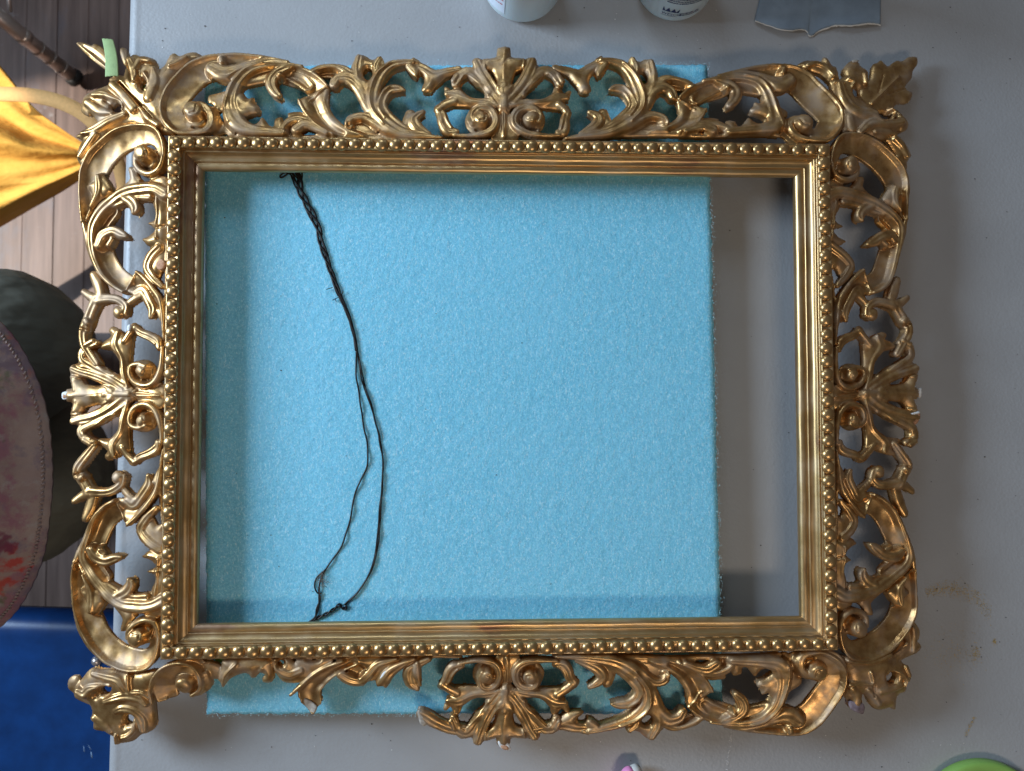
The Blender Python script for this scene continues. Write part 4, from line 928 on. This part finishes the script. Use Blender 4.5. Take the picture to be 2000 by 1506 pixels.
po = empty("torn_paper", tuple(P(1600, 0, 0)), "grey-blue torn sheet with a ragged white edge on the table", "paper")
link("sheet", grid_mesh("sheet", lambda u, v: tuple(paper_pt(u, v)), 100, 40, .0005), M_paper, po)
V = []; NE = 260
for i in range(NE):
    u = i / (NE - 1); q = paper_pt(u, 1.0); w = (.0007 + .0006 * abs(math.sin(u * 40 + 2 * math.sin(u * 17)))) * (0.5 if u < .5 else 1)
    V += [(q[0], q[1] + .0001, q[2] + .0002), (q[0], q[1] - w, q[2] - .0001), (q[0], q[1] - w, q[2] - .0005)]
link("torn_edge", np_mesh("torn_edge", V, None, [(3 * i + k_, 3 * i + 3 + k_, 3 * i + 4 + k_, 3 * i + 1 + k_) for i in range(NE - 1) for k_ in (0, 1)]), M_torn, po)

# ------------------------------------------------------------------ lid and cap at the lower edge
gc = P(1925, 1622, .011); rl = 131 * (CAMPOS[2] - .011) / FL
gj = empty("jar_lid", (gc[0], gc[1], 0), "lime green round lid at the lower right edge of the table", "lid")
o = link("lid", lathe([(.0005, .001), (rl - .001, .001), (rl, .002), (rl, .0090), (rl - .0012, .0108), (rl - .0035, .0114), (rl - .008, .0110), (rl - .010, .0102), (.0005, .0102)], 120), M_lid, gj); o.location = (gc[0], gc[1], 0)
pc_ = P(1226, 1500, .02); pk = empty("tube_cap", (pc_[0], pc_[1], 0), "pink pointed cap poking in at the lower edge", "cap")
def cone(pts, rr): v, q, t = tube(pts, rr, 20); return np_mesh("cone", v, t, q)
pb = P(1229, 1488, .012); dn = np.array([-.12, -1, 0])
link("tip", cone([pb - [0, .004, 0] + dn * a for a in (0, .0010, .003, .009, .018, .03)], [.0010, .003, .0052, .0085, .0105, .011]), M_pink, pk)
pb2 = P(1240, 1492, .010); link("side", cone([pb2 + np.array([.05, -1, 0]) * a for a in (0, .002, .01, .03)], [.001, .0045, .0075, .009]), M_offw, pk)

# ------------------------------------------------------------------ specks and gold smears
def flakes(pts, size, mat, name, label, cat):
    V = []; T = []
    for x, y, z in pts:
        a = rng.uniform(0, 6.28); r_ = size * rng.uniform(.4, 1.3); q = np.array(P(x, y, z)) + [0, 0, .00025]; o = len(V)
        for k_ in range(4): w = a + k_ * 1.57; V.append(q + np.array([math.cos(w) * r_, math.sin(w) * r_ * rng.uniform(.3, 1), rng.uniform(0, .0002)]))
        T += [(o, o + 1, o + 2), (o, o + 2, o + 3)]
    o = link(name, np_mesh(name, V, T, None, False), mat); return tag(o, label, cat, kind='stuff')
arc = []
for _ in range(760):
    t = rng.beta(1.2, 1.2); x = 1806 + t * 130; y = 1157 - 12 * math.sin(t * 3) + 42 * t ** 2.6 + rng.normal(0, 8) * (.6 + t); arc.append((x, y, 0))
for _ in range(140): arc.append((1905 + rng.normal(0, 5), 1278 + rng.normal(0, 10), 0))
for _ in range(60): arc.append((1942 + rng.normal(0, 2), 1254 + rng.normal(0, 3), 0))
for _ in range(90): t = rng.uniform(); arc.append((1903 - 18 * t + rng.normal(0, 2), 1400 + 38 * t, 0))
for _ in range(260): arc.append((1860 + rng.normal(0, 28), 1278 + rng.normal(0, 25), 0))
flakes(arc, .00044, plain("gold_dust", (.52, .36, .14), .45, .2), "gold_dust", "gold leaf dust smeared in an arc on the grey table", "dust")
sp = [(rng.uniform(260, 1990), rng.choice([rng.uniform(0, 95), rng.uniform(1400, 1500)]), 0) for _ in range(60)] + [(rng.uniform(1800, 1990), rng.uniform(100, 1480), 0) for _ in range(40)] + [(rng.uniform(420, 1390), rng.uniform(350, 1190), ZT) for _ in range(26)] + [(rng.uniform(1420, 1550), rng.uniform(360, 1190), 0) for _ in range(8)]
flakes(sp, .0007, plain("dark_crumbs", (.05, .04, .035), .9), "dark_crumbs", "dark crumbs scattered over the table and foam", "crumbs")
sp = [(rng.uniform(260, 1990), rng.choice([rng.uniform(0, 95), rng.uniform(1400, 1500)]), 0) for _ in range(46)]
for _ in range(70): t = rng.uniform(); sp.append((1429 - 11 * t + rng.normal(0, 1.2), 1425 + 85 * t, 0))
flakes(sp, .0006, M_gesso, "gesso_crumbs", "white gesso crumbs scattered over the grey table", "crumbs")

# ------------------------------------------------------------------ left of the table
tl = empty("stand_leg", tuple(P(140, 150, FZ)), "tubular steel leg with collars and a black rubber foot", "stand")
a, b = P(-60, -15, -.50), P(143, 150, -.715); dv = b - a
link("tube", tubes_mesh("tube", [([a, a + dv * .99], .0128)], 24), M_chrome, tl)
for t_, w_ in ((.45, .06), (.62, .012), (.74, .012), (.86, .010)): link("collar", tubes_mesh("collar", [([a + dv * t_, a + dv * (t_ + w_)], .0142)], 24), M_chrome, tl)
link("rubber_foot", tubes_mesh("rubber_foot", [([b - dv * .03, b, b + dv * .03, b + dv * .05], (.014, .0165, .0165, .010))], 24), M_rubber, tl)
link("thin_rod", tubes_mesh("thin_rod", [([P(15, -30, -.55), P(20, 24, -.57)], .0035)], 10), M_chrome, tl)

bagp_t = spline([(-260,-190),(-120,-10),(0,130),(60,205),(118,250),(166,282)], 6); bagp_b = spline([(-260,640),(-120,510),(0,440),(60,405),(118,372),(170,338)], 6)
def bag(u, v):
    i = u * (len(bagp_t) - 1); a = int(min(i, len(bagp_t) - 2)); t = i - a
    p0 = bagp_t[a] * (1 - t) + bagp_t[a + 1] * t; p1 = bagp_b[a] * (1 - t) + bagp_b[a + 1] * t; q = p0 * (1 - v) + p1 * v
    w = (1 - u) ** .7
    z = -.50 + .05 * math.sin(v * math.pi) * w + .022 * w * math.sin(v * 15 + 2.0 * u) + .012 * w * math.sin(v * 27 + 5 * u) - .10 * w * max(0, v - .75) / .25
    r = P(q[0], q[1], z); return (r[0], r[1], r[2])
bg_ = empty("canvas_bag", tuple(P(40, 300, FZ)), "yellow canvas bag with an orange strap in the sunlight", "bag")
link("fabric", grid_mesh("fabric", bag, 60, 70, .006), M_yellow, bg_)
def ribbon(name, pts, w, mat, par, thick=.0022):
    p = spline(pts, 10); t = np.gradient(p, axis=0); t /= np.linalg.norm(t, axis=1)[:, None]; sd = np.cross(t, [0, 0, 1.0]); sd /= np.linalg.norm(sd, axis=1)[:, None]
    F = lambda u, v: tuple(p[int(round(u * (len(p) - 1)))] + sd[int(round(u * (len(p) - 1)))] * w * (v - .5))
    return link(name, grid_mesh(name, F, len(p), 3, thick), mat, par)
ribbon("strap", [P(-60,182,-.43), P(0,183,-.42), P(60,186,-.41), P(120,200,-.40), P(170,228,-.40), P(205,270,-.41), P(232,325,-.43), P(236,372,-.46), P(215,400,-.5)], .021, M_strap, bg_)

def skin(name, nodes, edges, mat, parent):
    bm = bmesh.new(); ly = bm.verts.layers.skin.verify(); vs = []
    for i, (p, r_) in enumerate(nodes):
        v = bm.verts.new(p); v[ly].radius = (r_, r_); v[ly].use_root = (i == 0); vs.append(v)
    for a, b in edges: bm.edges.new((vs[a], vs[b]))
    me = bpy.data.meshes.new(name); bm.to_mesh(me); bm.free(); o = link(name, me, mat, parent)
    m = o.modifiers.new("skin", 'SKIN'); m.use_smooth_shade = True; s_ = o.modifiers.new("sub", 'SUBSURF'); s_.levels = 2; s_.render_levels = 2
    return o
pp = tuple(P(-160, 880, FZ)); pe_ = empty("person", pp, "person in olive trousers and a paint-stained apron at the table's left", "person")
nd = [(P(-290, 880, -.20), .15), (P(-300, 880, .0), .15), (P(-180, 745, -.25), .105), (P(-40, 690, -.25), .12), (P(72, 672, -.28), .105), (P(60, 690, -.50), .075), (P(40, 690, -.70), .055), (P(-150, 985, -.34), .10), (P(10, 930, -.37), .15), (P(112, 915, -.40), .125), (P(112, 930, -.55), .09), (P(100, 960, -.71), .055)]
skin("trousers", nd, [(0, 1), (0, 2), (2, 3), (3, 4), (4, 5), (5, 6), (0, 7), (7, 8), (8, 9), (9, 10), (10, 11)], M_olive, pe_)
ap = spline([(-30,600),(0,625),(32,662),(62,722),(85,800),(98,880),(104,950),(99,1020),(86,1080),(60,1140),(30,1192),(0,1226),(-40,1262)], 8)
ap[:, 0] += np.array([1.2 * math.sin(i * 1.9) for i in range(len(ap))])
def apron(u, v):
    i = u * (len(ap) - 1); a = int(min(i, len(ap) - 2)); e_ = ap[a] * (1 - (i - a)) + ap[a + 1] * (i - a); c_ = np.array([-330, 925.])
    q = e_ * (1 - v) + c_ * v; z = -.10 + .14 * math.sin(min(1, v * 1.15) * math.pi / 2) + .004 * math.sin(u * 14) * (1 - v) + .003 * math.sin(v * 50) * (.2 + u * .3)
    r = P(q[0], q[1], -.10); return (r[0], r[1], z)
link("apron", grid_mesh("apron", apron, 120, 50, .0025), M_apron, pe_)
st = []
for i in range(2, len(ap) - 2, 1):
    q0 = np.array(apron(i / (len(ap) - 1), .018)); q1 = np.array(apron((i + .55) / (len(ap) - 1), .026)); st.append(([q0 + [0, 0, .0008], q1 + [0, 0, .0008]], .0011))
link("hem_stitching", tubes_mesh("hem_stitching", st, 5), M_stitch, pe_)['kind'] = 'stuff'

ch = empty("blue_chair", tuple(P(60, 1400, FZ)), "blue moulded plastic chair below the table's left edge", "chair")
ZC = -.29
x0, x1 = P(-330, 1400, ZC)[0], P(330, 1400, ZC)[0]; yt = P(100, 1212, ZC)[1]; yb = P(100, 1900, ZC)[1]
def seat(u, v):
    x = x0 + (x1 - x0) * u; w = v * .5
    if w < .045: a = (1 - w / .045) * 1.75; y = yt - .012 + .026 * math.sin(a) ; z = ZC - .026 * (1 - math.cos(a))
    else: y = yt - .012 - (w - .045); z = ZC - .010 * math.sin(min(1, (w - .045) / .2) * math.pi / 2)
    return (x, y - .018 * (u - .35), z)
link("seat", grid_mesh("seat", seat, 30, 60, .004), M_blue, ch)
rv = P(186, 1293, ZC); bm = bmesh.new(); bmesh.ops.create_uvsphere(bm, u_segments=20, v_segments=10, radius=.0065, matrix=Matrix.Translation((rv[0], rv[1], ZC - .004))); link("rivet", bm_mesh("rivet", bm, True), M_chrome, ch)
for lx_, ly_ in ((x0 + .04, yt - .17), (x1 - .06, yt - .17), (x0 + .04, yt - .36), (x1 - .06, yt - .36)): link("leg", tubes_mesh("chair_leg", [([(lx_, ly_, ZC - .02), (lx_, ly_, FZ + .001)], .011)], 12), M_chrome, ch)
sc = []
for a, b in (((159,1442),(167,1448)), ((164,1456),(165,1468)), ((150,1452),(157,1449)), ((172,1452),(178,1464)), ((178,1468),(180,1480)), ((151,1424),(152,1426)), ((56,1228),(63,1229))):
    q0, q1 = P(*a, ZC - .0098), P(*b, ZC - .0098); sc.append(([q0, q1], .0009))
link("scratch", tubes_mesh("scratch", sc, 5), M_scratch, ch)
print("tris", sum(len(m.loops) - 2 * len(m.polygons) for m in bpy.data.meshes))
